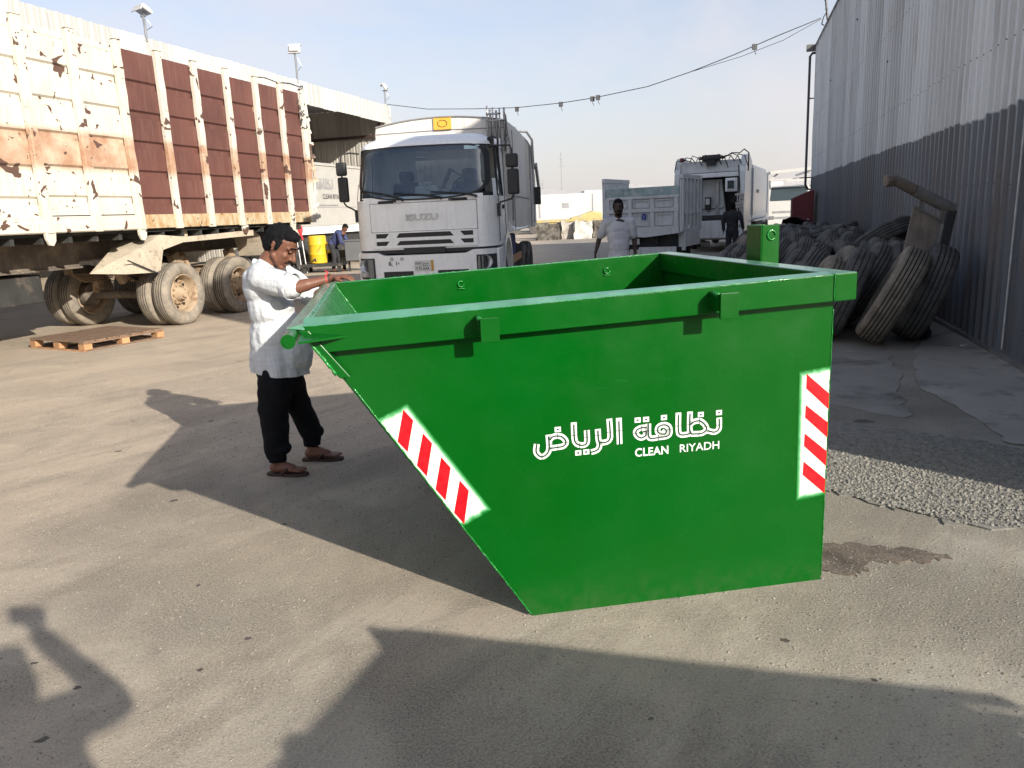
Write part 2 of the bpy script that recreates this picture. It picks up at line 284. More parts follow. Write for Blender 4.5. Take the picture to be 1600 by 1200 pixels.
# ---------------------------------------------------------------- mesh helpers
class MB:
    def __init__(s): s.v = []; s.f = []; s.uv = None
    def add(s, vs, fs):
        o = len(s.v); s.v += [tuple(v) for v in vs]; s.f += [tuple(i + o for i in f) for f in fs]; return s
    def box(s, x0, x1, y0, y1, z0, z1, M=None):
        vs = [Vector((x, y, z)) for x in (x0, x1) for y in (y0, y1) for z in (z0, z1)]
        if M: vs = [M @ v for v in vs]
        return s.add(vs, [(0, 1, 3, 2), (4, 6, 7, 5), (0, 4, 5, 1), (2, 3, 7, 6), (0, 2, 6, 4), (1, 5, 7, 3)])
    def bar(s, a, b, w, h=None, upv=(0, 0, 1)):
        a, b = Vector(a), Vector(b); h = h or w; d = (b - a).normalized(); u = Vector(upv)
        if abs(d.dot(u)) > 0.98: u = Vector((1, 0, 0))
        sd = d.cross(u).normalized(); u = sd.cross(d)
        vs = [p + sd * i * w / 2 + u * j * h / 2 for p in (a, b) for i, j in ((-1, -1), (1, -1), (1, 1), (-1, 1))]
        return s.add(vs, [(3, 2, 1, 0), (4, 5, 6, 7), (0, 1, 5, 4), (1, 2, 6, 5), (2, 3, 7, 6), (3, 0, 4, 7)])
    def cyl(s, a, b, r0, r1=None, n=16, cap=True):
        a, b = Vector(a), Vector(b); r1 = r0 if r1 is None else r1; d = (b - a).normalized()
        u = Vector((0, 0, 1)) if abs(d.z) < 0.9 else Vector((1, 0, 0)); e1 = d.cross(u).normalized(); e2 = d.cross(e1)
        vs = [p + (e1 * cos(2 * pi * i / n) + e2 * sin(2 * pi * i / n)) * r for p, r in ((a, r0), (b, r1)) for i in range(n)]
        fs = [(i, (i + 1) % n, n + (i + 1) % n, n + i) for i in range(n)]
        if cap: fs += [tuple(range(n))[::-1], tuple(range(n, 2 * n))]
        return s.add(vs, fs)
    def tube(s, pts, r, n=8):
        pts = [Vector(p) for p in pts]; rs = r if isinstance(r, (list, tuple)) else [r] * len(pts); vs = []
        e1 = None
        for i, p in enumerate(pts):
            d = (pts[min(i + 1, len(pts) - 1)] - pts[max(i - 1, 0)]).normalized()
            if e1 is None:
                u = Vector((0, 0, 1)) if abs(d.z) < 0.9 else Vector((1, 0, 0)); e1 = d.cross(u).normalized()
            else: e1 = (e1 - d * e1.dot(d)).normalized()
            e2 = d.cross(e1); vs += [p + (e1 * cos(2 * pi * k / n) + e2 * sin(2 * pi * k / n)) * rs[i] for k in range(n)]
        m = len(pts); fs = [(i * n + k, i * n + (k + 1) % n, (i + 1) * n + (k + 1) % n, (i + 1) * n + k) for i in range(m - 1) for k in range(n)]
        fs += [tuple(range(n))[::-1], tuple(range((m - 1) * n, m * n))]
        return s.add(vs, fs)
    def prism(s, poly, fn, d0, d1):
        """poly in 2D, fn(a, b, depth) -> xyz; extruded d0..d1"""
        n = len(poly); vs = [fn(a, b, d0) for a, b in poly] + [fn(a, b, d1) for a, b in poly]
        return s.add(vs, [tuple(range(n))[::-1], tuple(range(n, 2 * n))] + [(i, (i + 1) % n, n + (i + 1) % n, n + i) for i in range(n)])
    def grid(s, fn, nu, nv, wrap=False):
        vs = [fn(i / nu, j / nv) for j in range(nv + 1) for i in range(nu + (0 if wrap else 1))]
        w = nu if wrap else nu + 1
        return s.add(vs, [(j * w + i, j * w + (i + 1) % w, (j + 1) * w + (i + 1) % w, (j + 1) * w + i) for j in range(nv) for i in range(nu)])
    def lathe(s, prof, n=32, axis='x', M=None):
        """prof: (along, radius) list"""
        vs = []
        for a, r in prof:
            for k in range(n):
                t = 2 * pi * k / n
                v = {'x': (a, r * cos(t), r * sin(t)), 'y': (r * cos(t), a, r * sin(t)), 'z': (r * cos(t), r * sin(t), a)}[axis]
                vs.append(M @ Vector(v) if M else v)
        return s.add(vs, [(j * n + k, j * n + (k + 1) % n, (j + 1) * n + (k + 1) % n, (j + 1) * n + k) for j in range(len(prof) - 1) for k in range(n)])
    def mesh(s, name, m, smooth=False):
        me = bpy.data.meshes.new(name); me.from_pydata(s.v, [], s.f); me.update()
        if m: me.materials.append(MT[m] if isinstance(m, str) else m)
        bm = bmesh.new(); bm.from_mesh(me); bmesh.ops.recalc_face_normals(bm, faces=bm.faces); bm.to_mesh(me); bm.free()
        if smooth: me.polygons.foreach_set('use_smooth', [True] * len(me.polygons))
        return me
    def build(s, name, m, parent=None, smooth=False, bevel=0, loc=None, rot=None, auto=None):
        me = s.mesh(name, m, smooth)
        if auto: me.polygons.foreach_set('use_smooth', [True] * len(me.polygons)); me.set_sharp_from_angle(angle=radians(auto))
        return inst(name, me, parent, loc, rot, bevel)

def inst(name, me, parent=None, loc=None, rot=None, bevel=0):
    o = bpy.data.objects.new(name, me); C.objects.link(o)
    if parent: o.parent = parent
    if loc is not None: o.location = loc
    if rot is not None: o.rotation_euler = rot
    if bevel:
        b = o.modifiers.new('bevel', 'BEVEL'); b.width = bevel; b.segments = 2; b.limit_method = 'ANGLE'; b.angle_limit = radians(40)
    return o
def tag(o, label=None, cat=None, group=None, kind=None):
    if label: o['label'] = label
    if cat: o['category'] = cat
    if group: o['group'] = group
    if kind: o['kind'] = kind
    return o
def thing(name, label, cat, loc=(0, 0, 0), rz=0, group=None):
    o = bpy.data.objects.new(name, None); o.empty_display_size = 0.2; C.objects.link(o); o.location = loc; o.rotation_euler = (0, 0, rz)
    return tag(o, label, cat, group)
def copy_tree(o, parent=None):
    c = o.copy(); C.objects.link(c); c.parent = parent
    for ch in o.children: copy_tree(ch, c)
    return c
AZL = radians(16.5)
def Lp(n, u, z=0): return Vector((u * sin(AZL) + n * cos(AZL), u * cos(AZL) - n * sin(AZL), z))   # lot frame: n across, u along the yard
def eval_alone(o):
    """mesh of one object with its modifiers, evaluated in a scratch scene so that the rest of the yard is not recomputed"""
    ts = bpy.data.scenes.new('scratch'); ts.collection.objects.link(o); vl = ts.view_layers[0]; vl.update(); dg = vl.depsgraph
    me = bpy.data.meshes.new_from_object(o.evaluated_get(dg)); ts.collection.objects.unlink(o); bpy.data.scenes.remove(ts); return me
def text(name, body, size, m, parent, M, bold=0.0, sx=1.0, align='LEFT', ext=0.0, spacing=1.0):
    cu = bpy.data.curves.new(name, 'FONT'); cu.body = body; cu.size = size; cu.offset = bold; cu.extrude = ext; cu.align_x = align; cu.space_character = spacing
    cu.resolution_u = 3
    o = bpy.data.objects.new(name, cu); me = eval_alone(o); bpy.data.objects.remove(o)
    me.name = name; me.materials.clear(); me.materials.append(MT[m])
    me.transform(M @ Matrix.Diagonal((sx, 1, 1, 1)))
    return inst(name, me, parent)
def remesh(prims, name, m, parent, voxel=0.008, smooth=4, fold=0.0, fscale=6.0, loc=None):
    """one continuous surface grown round overlapping volumes, then relaxed"""
    me = prims.mesh(name, m, True); o = bpy.data.objects.new(name, me)
    r = o.modifiers.new('r', 'REMESH'); r.mode = 'VOXEL'; r.voxel_size = voxel; r.use_smooth_shade = True
    s = o.modifiers.new('s', 'SMOOTH'); s.factor = 0.5; s.iterations = smooth
    nm = eval_alone(o); bpy.data.objects.remove(o); o = inst(name, nm, parent); nm.name = name; nm.materials.clear(); nm.materials.append(MT[m])
    if fold:
        ns = [v.normal.copy() for v in nm.vertices]
        for v, vn in zip(nm.vertices, ns):
            p = v.co; k = mnoise.noise(Vector((p.x * fscale, p.y * fscale, p.z * fscale * 0.7))) + 0.5 * mnoise.noise(p * fscale * 2.3)
            k2 = 1 - abs(mnoise.noise(Vector((p.x * 4 + p.z * 3, p.y * 4, p.z * 9))) * 2)
            v.co = p + vn * (k * fold + k2 * fold * 0.5)
    nm.polygons.foreach_set('use_smooth', [True] * len(nm.polygons)); nm.update()
    return o
def cap(P, a, b, r0, r1=None, n=14):
    """tapered capsule"""
    a, b = Vector(a), Vector(b); r1 = r0 if r1 is None else r1; d = (b - a); ln = d.length; d.normalize()
    q = d.to_track_quat('X', 'Z').to_matrix().to_4x4(); Mx = Matrix.Translation(a) @ q
    prof = [(-r0 * cos(t), r0 * sin(t)) for t in (0.05, 0.4, 0.8, 1.2, pi / 2)] + [(ln + r1 * sin(t), r1 * cos(t)) for t in (0, 0.4, 0.8, 1.2, 1.52)]
    P.lathe(prof, n, 'x', Mx); k = len(P.v)
    P.f.append(tuple(range(k - n, k))); P.f.append(tuple(range(k - n * 10, k - n * 9))[::-1]); return P
def ell(P, c, r, rot=None, n=16):
    M = Matrix.Translation(Vector(c)) @ (rot.to_4x4() if rot else Matrix.Identity(4)) @ Matrix.Diagonal((*r, 1))
    prof = [(-cos(t), sin(t)) for t in [0.06 + i * (pi - 0.12) / 10 for i in range(11)]]
    P.lathe(prof, n, 'z', M); k = len(P.v); P.f.append(tuple(range(k - n, k))); P.f.append(tuple(range(k - n * 11, k - n * 10))[::-1]); return P
def rotm(ax, deg): return Matrix.Rotation(radians(deg), 3, ax)
# ================================================================ the setting
def ground_mat():
    b = NB('dusty_yard_asphalt'); p = b.tc.outputs['Object']; x = b.sep()
    big = b.noise(0.22, 6, 0.6, 0.5, vec=p)
    side = b.math('ADD', b.math('MULTIPLY', x['X'], -0.13), b.math('MULTIPLY', x['Y'], 0.06))       # sand lies deeper towards the trailer side
    f = b.ramp(b.math('ADD', b.math('MULTIPLY', big, 1.7), side), 0.72, 1.45)
    asph = b.mix(b.ramp(b.noise(1.3, 6, 0.65, vec=p), 0.35, 0.65), (0.31, 0.288, 0.24), (0.435, 0.405, 0.335))
    sand = b.mix(b.ramp(b.noise(0.8, 6, 0.6, 0.4, vec=p), 0.35, 0.65), (0.46, 0.37, 0.275), (0.59, 0.485, 0.365))
    c = b.mix(f, asph, sand)
    c = b.mix(b.ramp(b.noise(1.0, 7, 0.62, 0.9, vec=b.along(37, 2.4, 0.28, p)), 0.47, 0.66, 0, 0.38), c, (0.26, 0.21, 0.165))
    c = b.mix(b.ramp(b.noise(1.0, 7, 0.65, 0.6, vec=b.along(41, 5.5, 0.45, p)), 0.52, 0.7, 0, 0.35), c, (0.53, 0.43, 0.32))
    c = b.mix(b.ramp(b.noise(1.0, 6, 0.6, 0.5, vec=b.along(33, 14, 0.8, p)), 0.55, 0.72, 0, 0.2), c, (0.2, 0.17, 0.14))
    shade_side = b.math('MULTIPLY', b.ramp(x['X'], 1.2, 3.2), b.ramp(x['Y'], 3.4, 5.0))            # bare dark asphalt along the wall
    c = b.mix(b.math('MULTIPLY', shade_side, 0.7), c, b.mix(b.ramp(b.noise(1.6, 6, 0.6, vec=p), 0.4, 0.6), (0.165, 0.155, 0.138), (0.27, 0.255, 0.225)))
    coarse = b.ramp(b.noise(0.8, 5, 0.6, 0.3, vec=p), 0.44, 0.58)                                   # where the stone shows through the dust
    g1 = b.noise(110, 6, 0.8, vec=p); g2 = b.noise(330, 3, 0.7, vec=p)
    c = b.mix(b.math('MULTIPLY', b.ramp(g1, 0.505, 0.60), b.math('ADD', b.math('MULTIPLY', coarse, 0.4), 0.38)), c, (0.13, 0.12, 0.105))
    c = b.mix(b.math('MULTIPLY', b.ramp(g1, 0.485, 0.40), b.math('ADD', b.math('MULTIPLY', coarse, 0.35), 0.3)), c, (0.60, 0.56, 0.49))
    c = b.mix(b.ramp(g2, 0.60, 0.72, 0, 0.4), c, (0.65, 0.61, 0.55))
    c = b.mix(b.ramp(b.noise(22, 6, 0.75, vec=p), 0.60, 0.74, 0, 0.45), c, (0.17, 0.145, 0.12))
    c = b.mix(b.ramp(b.noise(3.1, 5, 0.6, 0.5, vec=p), 0.66, 0.76, 0, 0.5), c, (0.12, 0.10, 0.08))
    c = b.mix(b.ramp(b.noise(0.55, 4, 0.5, vec=p), 0.58, 0.72, 0, 0.35), c, (0.14, 0.12, 0.10))
    h1 = b.bump(b.noise(3, 5, 0.6, vec=p), 0.3, 0.035)
    h2 = b.bump(b.noise(26, 6, 0.8, vec=p), 0.6, 0.010, h1)
    h3 = b.bump(b.math('MULTIPLY', g1, b.math('ADD', coarse, 0.5)), 1.0, 0.012, h2)
    b.bump(b.math('MULTIPLY', b.ramp(b.vor(120, p), 0.1, 0.5, 1, 0), b.math('ADD', coarse, 0.15)), 0.4, 0.004, h3)
    return b.fin(c, 0.92, spec=0.2)
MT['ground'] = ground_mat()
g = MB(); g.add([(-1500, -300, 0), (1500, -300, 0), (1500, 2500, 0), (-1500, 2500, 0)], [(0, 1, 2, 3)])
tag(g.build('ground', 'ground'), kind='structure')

def blob_poly(pts, jit=0.02, sub=6, seed=1):
    rn = random.Random(seed); o = []
    for i, p in enumerate(pts):
        q = pts[(i + 1) % len(pts)]
        for k in range(sub):
            t = k / sub; o.append((p[0] + (q[0] - p[0]) * t + rn.uniform(-jit, jit), p[1] + (q[1] - p[1]) * t + rn.uniform(-jit, jit)))
    return o
def sheet(name, pts, z, m, jit=0.02, seed=1, thick=0.003):
    P = MB(); P.prism(blob_poly(pts, jit, 6, seed), lambda a, b_, d: (a, b_, d), z - thick - 0.004, z)
    return tag(P.build(name, m), kind='structure')
MT['slab'] = mat('grey_cement_screed', (0.235, 0.22, 0.195), 0.85, var=0.2, vs=1.5, dirt=(0.1, 0.095, 0.085), dcov=0.5, dscale=1.6, bump=0.6, bscale=40)
MT['slab_pale'] = mat('pale_cement_patch', (0.30, 0.282, 0.25), 0.85, var=0.15, vs=1.5, dirt=(0.13, 0.12, 0.11), dcov=0.52, dscale=2.6, bump=0.6, bscale=40)
MT['agg_bed'] = mat('coarse_asphalt_bed', (0.19, 0.18, 0.16), 0.95, var=0.3, vs=20, bump=1, bscale=60)
MT['oil'] = mat('oil_stain', (0.075, 0.065, 0.055), 0.7, var=0.2, vs=20)
MT['pothole'] = mat('worn_brown_asphalt', (0.12, 0.095, 0.075), 0.95, var=0.4, vs=9, bump=1, bscale=70)
sheet('cement_patch', [(3.95, 7.35), (4.62, 8.55), (5.6, 9.3), (5.2, 7.7), (4.1, 5.2), (3.37, 4.62), (3.25, 4.85), (3.44, 5.7), (3.55, 6.58)], 0.012, 'slab_pale', 0.03, 3)
sheet('cement_patch', [(2.3, 6.6), (3.0, 7.9), (4.1, 8.3), (3.75, 7.3), (3.3, 6.3), (2.9, 5.5)], 0.006, 'slab', 0.05, 5)
AGG = [(1.72, 4.2), (1.7, 5.2), (2.3, 5.6), (3.1, 4.9), (3.5, 4.2), (3.2, 3.5), (2.85, 3.42), (2.5, 3.5), (2.21, 3.58), (2.12, 3.72), (1.97, 3.86), (1.85, 4.05)]
sheet('rough_asphalt_patch', AGG, 0.008, 'agg_bed', 0.045, 8, 0.006)
POT = [(1.30, 3.4), (1.5, 3.45), (1.68, 3.4), (1.88, 3.33), (1.98, 3.24), (1.81, 3.2), (1.6, 3.22), (1.5, 3.12), (1.42, 3.12), (1.30, 3.2)]
sheet('worn_asphalt_patch', POT, 0.003, 'pothole', 0.025, 9, 0.0)
st = MB(); rn = random.Random(4)
for (x, y, r) in [(-2.1, 4.46, .022), (-1.11, 2.81, .012), (-1.22, 2.6, .011), (-1.64, 2.52, .013), (-1.6, 2.23, .017), (0.99, 2.62, .014), (-3.0, 5.6, .02), (-2.6, 6.4, .02), (-1.3, 4.0, .015), (2.6, 5.5, .06), (-.3, 4.3, .03), (-.6, 4.9, .03), (2.2, 6.0, .1), (-1.9, 2.7, .012), (-1.5, 3.3, .01), (.4, 2.2, .008), (1.2, 2.35, .01)]:
    k = 44; sd = rn.uniform(0, 99); q_ = [r * .75 * (1 + .8 * mnoise.noise(Vector((cos(2 * pi * i / k) * 1.6, sin(2 * pi * i / k) * 1.6, sd)))) + r * .1 * rn.random() for i in range(k)]; ps = [(x + cos(2 * pi * i / k) * q_[i] * 1.3, y + sin(2 * pi * i / k) * q_[i]) for i in range(k)]
    st.prism(ps, lambda a, b_, d: (a, b_, d), -0.002, 0.0016)
tag(st.build('oil_stains', 'oil'), kind='structure')

def inside(p, poly):
    x, y = p; r = False; j = len(poly) - 1
    for i in range(len(poly)):
        xi, yi = poly[i]; xj, yj = poly[j]
        if (yi > y) != (yj > y) and x < (xj - xi) * (y - yi) / (yj - yi) + xi: r = not r
        j = i
    return r
def stone(P, x, y, z, r, rn, flat=0.7):
    a = rn.uniform(0, 6.28); k = 6
    def rr(): return r * rn.uniform(0.7, 1.25)
    o = len(P.v)
    for i in range(k):
        t = a + i * 2 * pi / k; q = rr(); P.v.append((x + cos(t) * q, y + sin(t) * q, z - r * 0.15 * rn.random()))
    for i in range(3):
        t = a + i * 2 * pi / 3 + .3; q = rr() * 0.55; P.v.append((x + cos(t) * q, y + sin(t) * q, z + r * flat * rn.uniform(0.6, 1.1)))
    for i in range(k):
        P.f.append((o + i, o + (i + 1) % k, o + k + (((i + 1) // 2) % 3)))
    P.f.append((o + 6, o + 7, o + 8))
    for i in range(3): P.f.append((o + (2 * i + 1) % 6, o + k + (i + 1) % 3, o + k + i))
MT['stone_grey'] = mat('crushed_grey_stone', (0.20, 0.19, 0.165), 0.9, var=0.42, vs=28)
MT['stone_tan'] = mat('loose_grit', (0.23, 0.205, 0.17), 0.9, var=0.5, vs=60)
P = MB(); rn = random.Random(11); n_ = 0
while n_ < 17000:
    x, y = rn.uniform(1.68, 3.5), rn.uniform(3.4, 5.6)
    if inside((x, y), AGG):
        if y - 3.4 > 1.0 and rn.random() < (y - 4.4) * 1.1: n_ += 1; continue
        stone(P, x, y, 0.007, 0.0032 + 0.0105 * rn.random() ** 1.8, rn, 0.8); n_ += 1
while n_ < 17700:
    x, y = rn.uniform(1.3, 2.0), rn.uniform(3.1, 3.5)
    if inside((x, y), POT): stone(P, x, y, 0.001, rn.uniform(0.002, 0.006), rn, 0.7); n_ += 1
tag(P.build('crushed_stone', 'stone_grey'), 'bed of crushed grey stone in the worn asphalt beside the skip', 'crushed stone', kind='stuff')
P = MB(); rn = random.Random(12)
for _ in range(46000):
    r = rn.random() ** 0.7; y = 1.0 + 8 * r * r; x = rn.uniform(-0.75, 0.75) * (y + .9)
    stone(P, x, y, 0.0, rn.choice((0.0012, 0.0015, 0.0015, 0.002, 0.002, 0.0026, 0.0038)) * rn.uniform(.8, 1.2) * (1 + r * 0.8), rn, 0.7)
tag(P.build('grit', 'stone_tan'), 'loose grit scattered over the dusty asphalt', 'grit', kind='stuff')

# ---------------------------------------------------------------- corrugated sheet building pieces
def corr_profile(width, period, depth):
    """trapezoid ribs across a sheet: (across, out) pairs"""
    o = []; k = int(round(width / period))
    for i in range(k):
        a = i * period; o += [(a, 0), (a + period * .18, 0), (a + period * .26, depth * .25), (a + period * .34, 0), (a + period * .62, 0), (a + period * .70, depth), (a + period * .88, depth), (a + period * .96, 0)]
    o.append((k * period, 0)); return o
def corr_sheet(name, width, z0, z1, period, depth, m, nz=1):
    pr = corr_profile(width + 0.02, period, depth); P = MB(); rn = random.Random(int(z1 * 100))
    rows = [z0 + (z1 - z0) * j / nz for j in range(nz + 1)]
    for z in rows: P.v += [(-d, a, z) for a, d in pr]
    w = len(pr)
    P.f += [(j * w + i, j * w + i + 1, (j + 1) * w + i + 1, (j + 1) * w + i) for j in range(nz) for i in range(w - 1)]
    return P.mesh(name, m)

# right: tall two-tone warehouse wall; local x = across the yard, y = along it
wh = thing('warehouse', 'tall corrugated warehouse, pale grey above and dark blue grey below, behind the old tyres', 'warehouse', Lp(2.6, 3.86), -AZL)
wall_meshes = []
for q_ in range(5):
    me = corr_sheet('wall_sheet', 1.0, 0.03, 7.0, 0.25, 0.035, 'wall_sheet', 14)
    for v in me.vertices:
        lo = max(0, 1 - v.co.z / 1.0)
        v.co.x += .010 * mnoise.noise(Vector((v.co.y * 2, v.co.z * .9, q_ * 9))) + .022 * lo * mnoise.noise(Vector((v.co.y * 7, v.co.z * 2, q_ * 5 + 3)))
        if v.co.z < .1: v.co.z += .02 * mnoise.noise(Vector((v.co.y * 9, q_, 0)))
    wall_meshes.append(me)
rn = random.Random(5)
P = MB()
for i in range(27):
    for z in (.35, 1.7, 3.1, 4.5, 5.9, 6.8):
        for k in range(4): yy = i + k * .25 + .197; zz = z + rn.uniform(-.02, .02); P.box(-.046, -.036, yy - .005, yy + .005, zz - .006, zz + .006)
MT['screw'] = mat('rusty_screw', (.16, .14, .12), .6, .2, var=.3)
tag(P.build('screws', 'screw', wh), kind='stuff')
P = MB()
for i in range(1, 27): P.box(-.009, .0, i - .006, i - .001, .04, 6.95)
tag(P.build('lap_joints', 'screw', wh), kind='stuff')
for i in range(27): inst('wall_sheet', wall_meshes[rn.randrange(5)], wh, (-(i % 2) * 0.004 + rn.uniform(-0.004, 0.004), i * 1.0, rn.uniform(-0.015, 0.015)))
MT['wall_sheet_plain'] = mat('plain_grey_sheet', (0.36, 0.375, 0.39), 0.5, var=0.08)
P = MB(); P.box(0.05, 10, 0, 0.1, 0, 6.95); P.box(0.05, 10, 26.9, 27.0, 0, 6.95); P.box(9.9, 10, 0.1, 26.9, 0, 6.95); P.build('side_wall', 'wall_sheet_plain', wh)
P = MB(); P.box(-0.02, 10.05, -0.02, 27.05, 6.96, 7.0); P.build('roof', 'far_roof', wh)
P = MB(); P.bar((-0.0, 0, 6.94), (-0.0, 27, 6.94), 0.12, 0.06); P.build('eaves_trim', 'galv', wh)
P = MB(); P.box(-0.02, 0.10, 26.99, 27.1, 0, 6.98); P.build('corner_trim', 'galv', wh)
MT['cracked_concrete'] = mat('plinth_concrete', (0.16, 0.155, 0.145), 0.9, var=0.25, vs=3, bump=0.8, bscale=18)
P = MB()
for i in range(27): P.box(-0.07 - 0.02 * rn.random(), 0.04, i, i + 1, 0, 0.035 + 0.02 * rn.random())
P.build('plinth', 'cracked_concrete', wh)
P = MB(); P.tube([(-0.045, 4.62, 6.9), (-0.05, 4.63, 3.0), (-0.06, 4.66, 0.1)], 0.009, 6); P.build('wall_cable', 'rag', wh)
for (u, z, r) in [(6.1, 5.3, .035), (9.4, 5.0, .05), (12.2, 4.0, .03), (16.5, 5.6, .04), (21.5, 5.0, .05)]:
    P = MB(); P.cyl((-0.037, u, z), (-0.045, u + .01, z), r * .7, r * .6, 9); P.build('patched_hole', 'black_plastic', wh)
# drain pipe and gutter box at its far corner
dp = thing('drainpipe', 'thin dark downpipe with gutter box at far corner of the warehouse', 'drainpipe', Lp(2.6, 30.95), -AZL)
P = MB(); P.tube([(0.05, 0.02, 6.72), (-0.12, 0.05, 6.72), (-0.2, 0.05, 6.62), (-0.2, 0.05, 3.0), (-0.2, 0.05, 2.2), (-0.12, 0.05, 2.05), (0.0, 0.05, 2.0), (0.02, 0.05, 0.3)], 0.045, 10); P.build('pipe', 'galv', dp, True)
P = MB(); P.box(-0.32, 0.05, -0.05, 0.2, 6.8, 7.0); P.build('gutter_box', 'beam_grey', dp)
P = MB(); P.bar((-0.42, 0.05, 2.45), (0.08, 0.05, 2.45), 0.04); P.bar((-0.2, 0.05, 5.2), (0.05, 0.05, 5.2), 0.04); P.build('bracket', 'galv', dp)
# mast with lamp at the roof edge that carries the cable
ms = thing('roof_mast', 'leaning steel mast with lamp head on the warehouse roof edge', 'mast', Lp(2.55, 26.9, 6.95), -AZL)
P = MB(); P.tube([(0, 0, 0), (-0.12, 0.0, 0.9), (-0.28, 0, 1.9)], 0.035, 8); P.build('pole', 'galv', ms)
P = MB(); P.tube([(-.02, 0, .25), (-.12, 0, .1), (-.17, 0, -.1), (-.1, 0, -.14)], 0.02, 6)
for i in range(6): P.bar((-.1 - .03 * i, -.03, .3 + i * .25), (-.02 - .03 * i, .03, .38 + i * .25), .015)
P.build('hook_bracket', 'galv', ms)
P = MB(); P.box(-0.75, -0.25, -0.12, 0.12, 1.82, 1.95); P.build('lamp_head', 'beam_grey', ms, bevel=.02)

# left: open shed with white corrugated fascia; local x = across, y = along
sh = thing('open_shed', 'long open shed with white corrugated fascia behind the trailer', 'shed', Lp(-15.12, 3.0), -AZL)
me = corr_sheet('fascia_sheet', 1.02, 5.83, 6.6, 0.34, 0.04, 'fascia')
for v in me.vertices: v.co.x = -v.co.x
for i in range(29): inst('fascia_sheet', me, sh, (0.05 + (i % 2) * 0.004, 1 + i * 1.02, rn.uniform(-0.012, 0.012)))
P = MB(); P.box(-12.2, 0.0, 0, 30, 6.50, 6.56); P.build('roof', 'far_roof', sh)
me = corr_sheet('end_wall_sheet', 1.2, 0.0, 6.5, 0.3, 0.04, 'shed_in')
for i in range(10):
    o = inst('end_wall_sheet', me, sh, (-(i + 1) * 1.2, 30.0, 0), (0, 0, radians(-90)))
me = corr_sheet('back_wall_sheet', 1.2, 0.0, 6.5, 0.3, 0.04, 'shed_in')
for i in range(25): inst('back_wall_sheet', me, sh, (-12.1, i * 1.2, 0), (0, 0, 0))
P = MB(); P.box(-12.1, 0, 0, .08, 0, 6.5); P.build('near_end_wall', 'shed_in', sh)
P = MB()
for z in (1.2, 2.6, 4.0, 5.3): P.bar((-12, 29.86, z), (-0.1, 29.86, z), 0.08, 0.12)
P.build('wall_rail', 'purlin', sh)
for u in (0.3, 7.5, 15, 22.5, 29.72):
    P = MB(); P.box(-0.16, -0.02, u - .09, u + .09, 0, 5.82); P.build('column', 'purlin', sh)
P = MB(); P.box(-0.06, 0.10, 29.98, 30.1, 0, 6.62); P.build('corner_trim', 'fascia', sh)
for u in (7.5, 15, 22.5):
    P = MB(); P.bar((-12, u, 6.3), (-.1, u, 6.0), 0.15, 0.3); P.build('rafter', 'purlin', sh)

# floodlights along the shed roof edge
def floodlight(kind, label, u, ztop, yaw, pitch):
    t = thing('floodlight', label, 'floodlight', Lp(-15.12 + .05, u, 6.6), -AZL, 'floodlights on the shed roof edge')
    h = ztop - 6.6
    P = MB(); P.tube([(0, 0, -.1), (0.01, 0, h * .5), (0.0, 0, h)], 0.035, 8); P.build('pole', 'steel', t)
    P = MB(); P.bar((-.08, 0, h), (.08, 0, h + .02), .05); P.tube([(0, 0, h * .3), (.2, .05, h * .5), (.1, 0, h * .8)], .012, 5); P.build('bracket', 'steel', t)
    Mx = Matrix.Translation((0, 0, h + .13)) @ Matrix.Rotation(radians(yaw), 4, 'Z') @ Matrix.Rotation(radians(pitch), 4, 'X')
    P = MB()
    P.box(-.22, .22, -.07, .02, -.16, .16, Mx); P.box(-.16, .16, -.13, -.07, -.11, .11, Mx); o = P.build('lamp_housing', 'far_white', t, bevel=.02)
    P = MB(); P.box(-.19, .19, .022, .03, -.13, .13, Mx); P.build('lens', 'steel', t)
    P = MB(); P.box(-.24, .24, .02, .10, .14, .16, Mx); P.build('visor', 'far_white', t)
    return t
floodlight(0, 'floodlight on short pole nearest the camera, above the white part of the trailer', 18.35, 7.12, 160, -62)
floodlight(1, 'upright floodlight on pole above the brown end of the trailer', 25.8, 7.5, 15, -10)
floodlight(2, 'floodlight at the far corner of the shed, where the overhead cable starts', 33.1, 7.2, 110, -30)

# overhead cable with clips
pts = [(-4.968, 36.0, 6.62), (-3.1, 34.9, 6.2), (-1.056, 33.63, 5.96), (0.7, 32.6, 5.80), (2.393, 31.54, 5.76), (3.6, 30.85, 5.80), (5.44, 29.69, 5.95), (6.8, 28.85, 6.25), (8.129, 28.06, 6.62), (9.3, 27.35, 7.0), (10.495, 26.63, 7.35)]
cb = thing('overhead_cable', 'sagging overhead cable with clips between shed corner and warehouse mast', 'cable')
P = MB(); P.tube(pts, 0.015, 6); P.build('cable', 'print_dark', cb, True)
P = MB(); P.tube([(6.8, 28.85, 6.25), (8.3, 27.95, 6.52), (9.5, 27.25, 6.85), (10.5, 26.64, 7.32)], 0.009, 6); P.build('second_strand', 'print_dark', cb, True)
for x, y, z in ((.7, 32.6, 5.75), (2.393, 31.54, 5.72), (3.55, 30.87, 5.78), (3.75, 30.75, 5.8), (8.7, 27.7, 6.78)):
    P = MB(); P.box(x - .08, x + .08, y - .03, y + .03, z - .1, z + .08); P.bar((x, y, z - .1), (x + .05, y, z - .26), .02); P.build('clip', 'print_dark', cb)
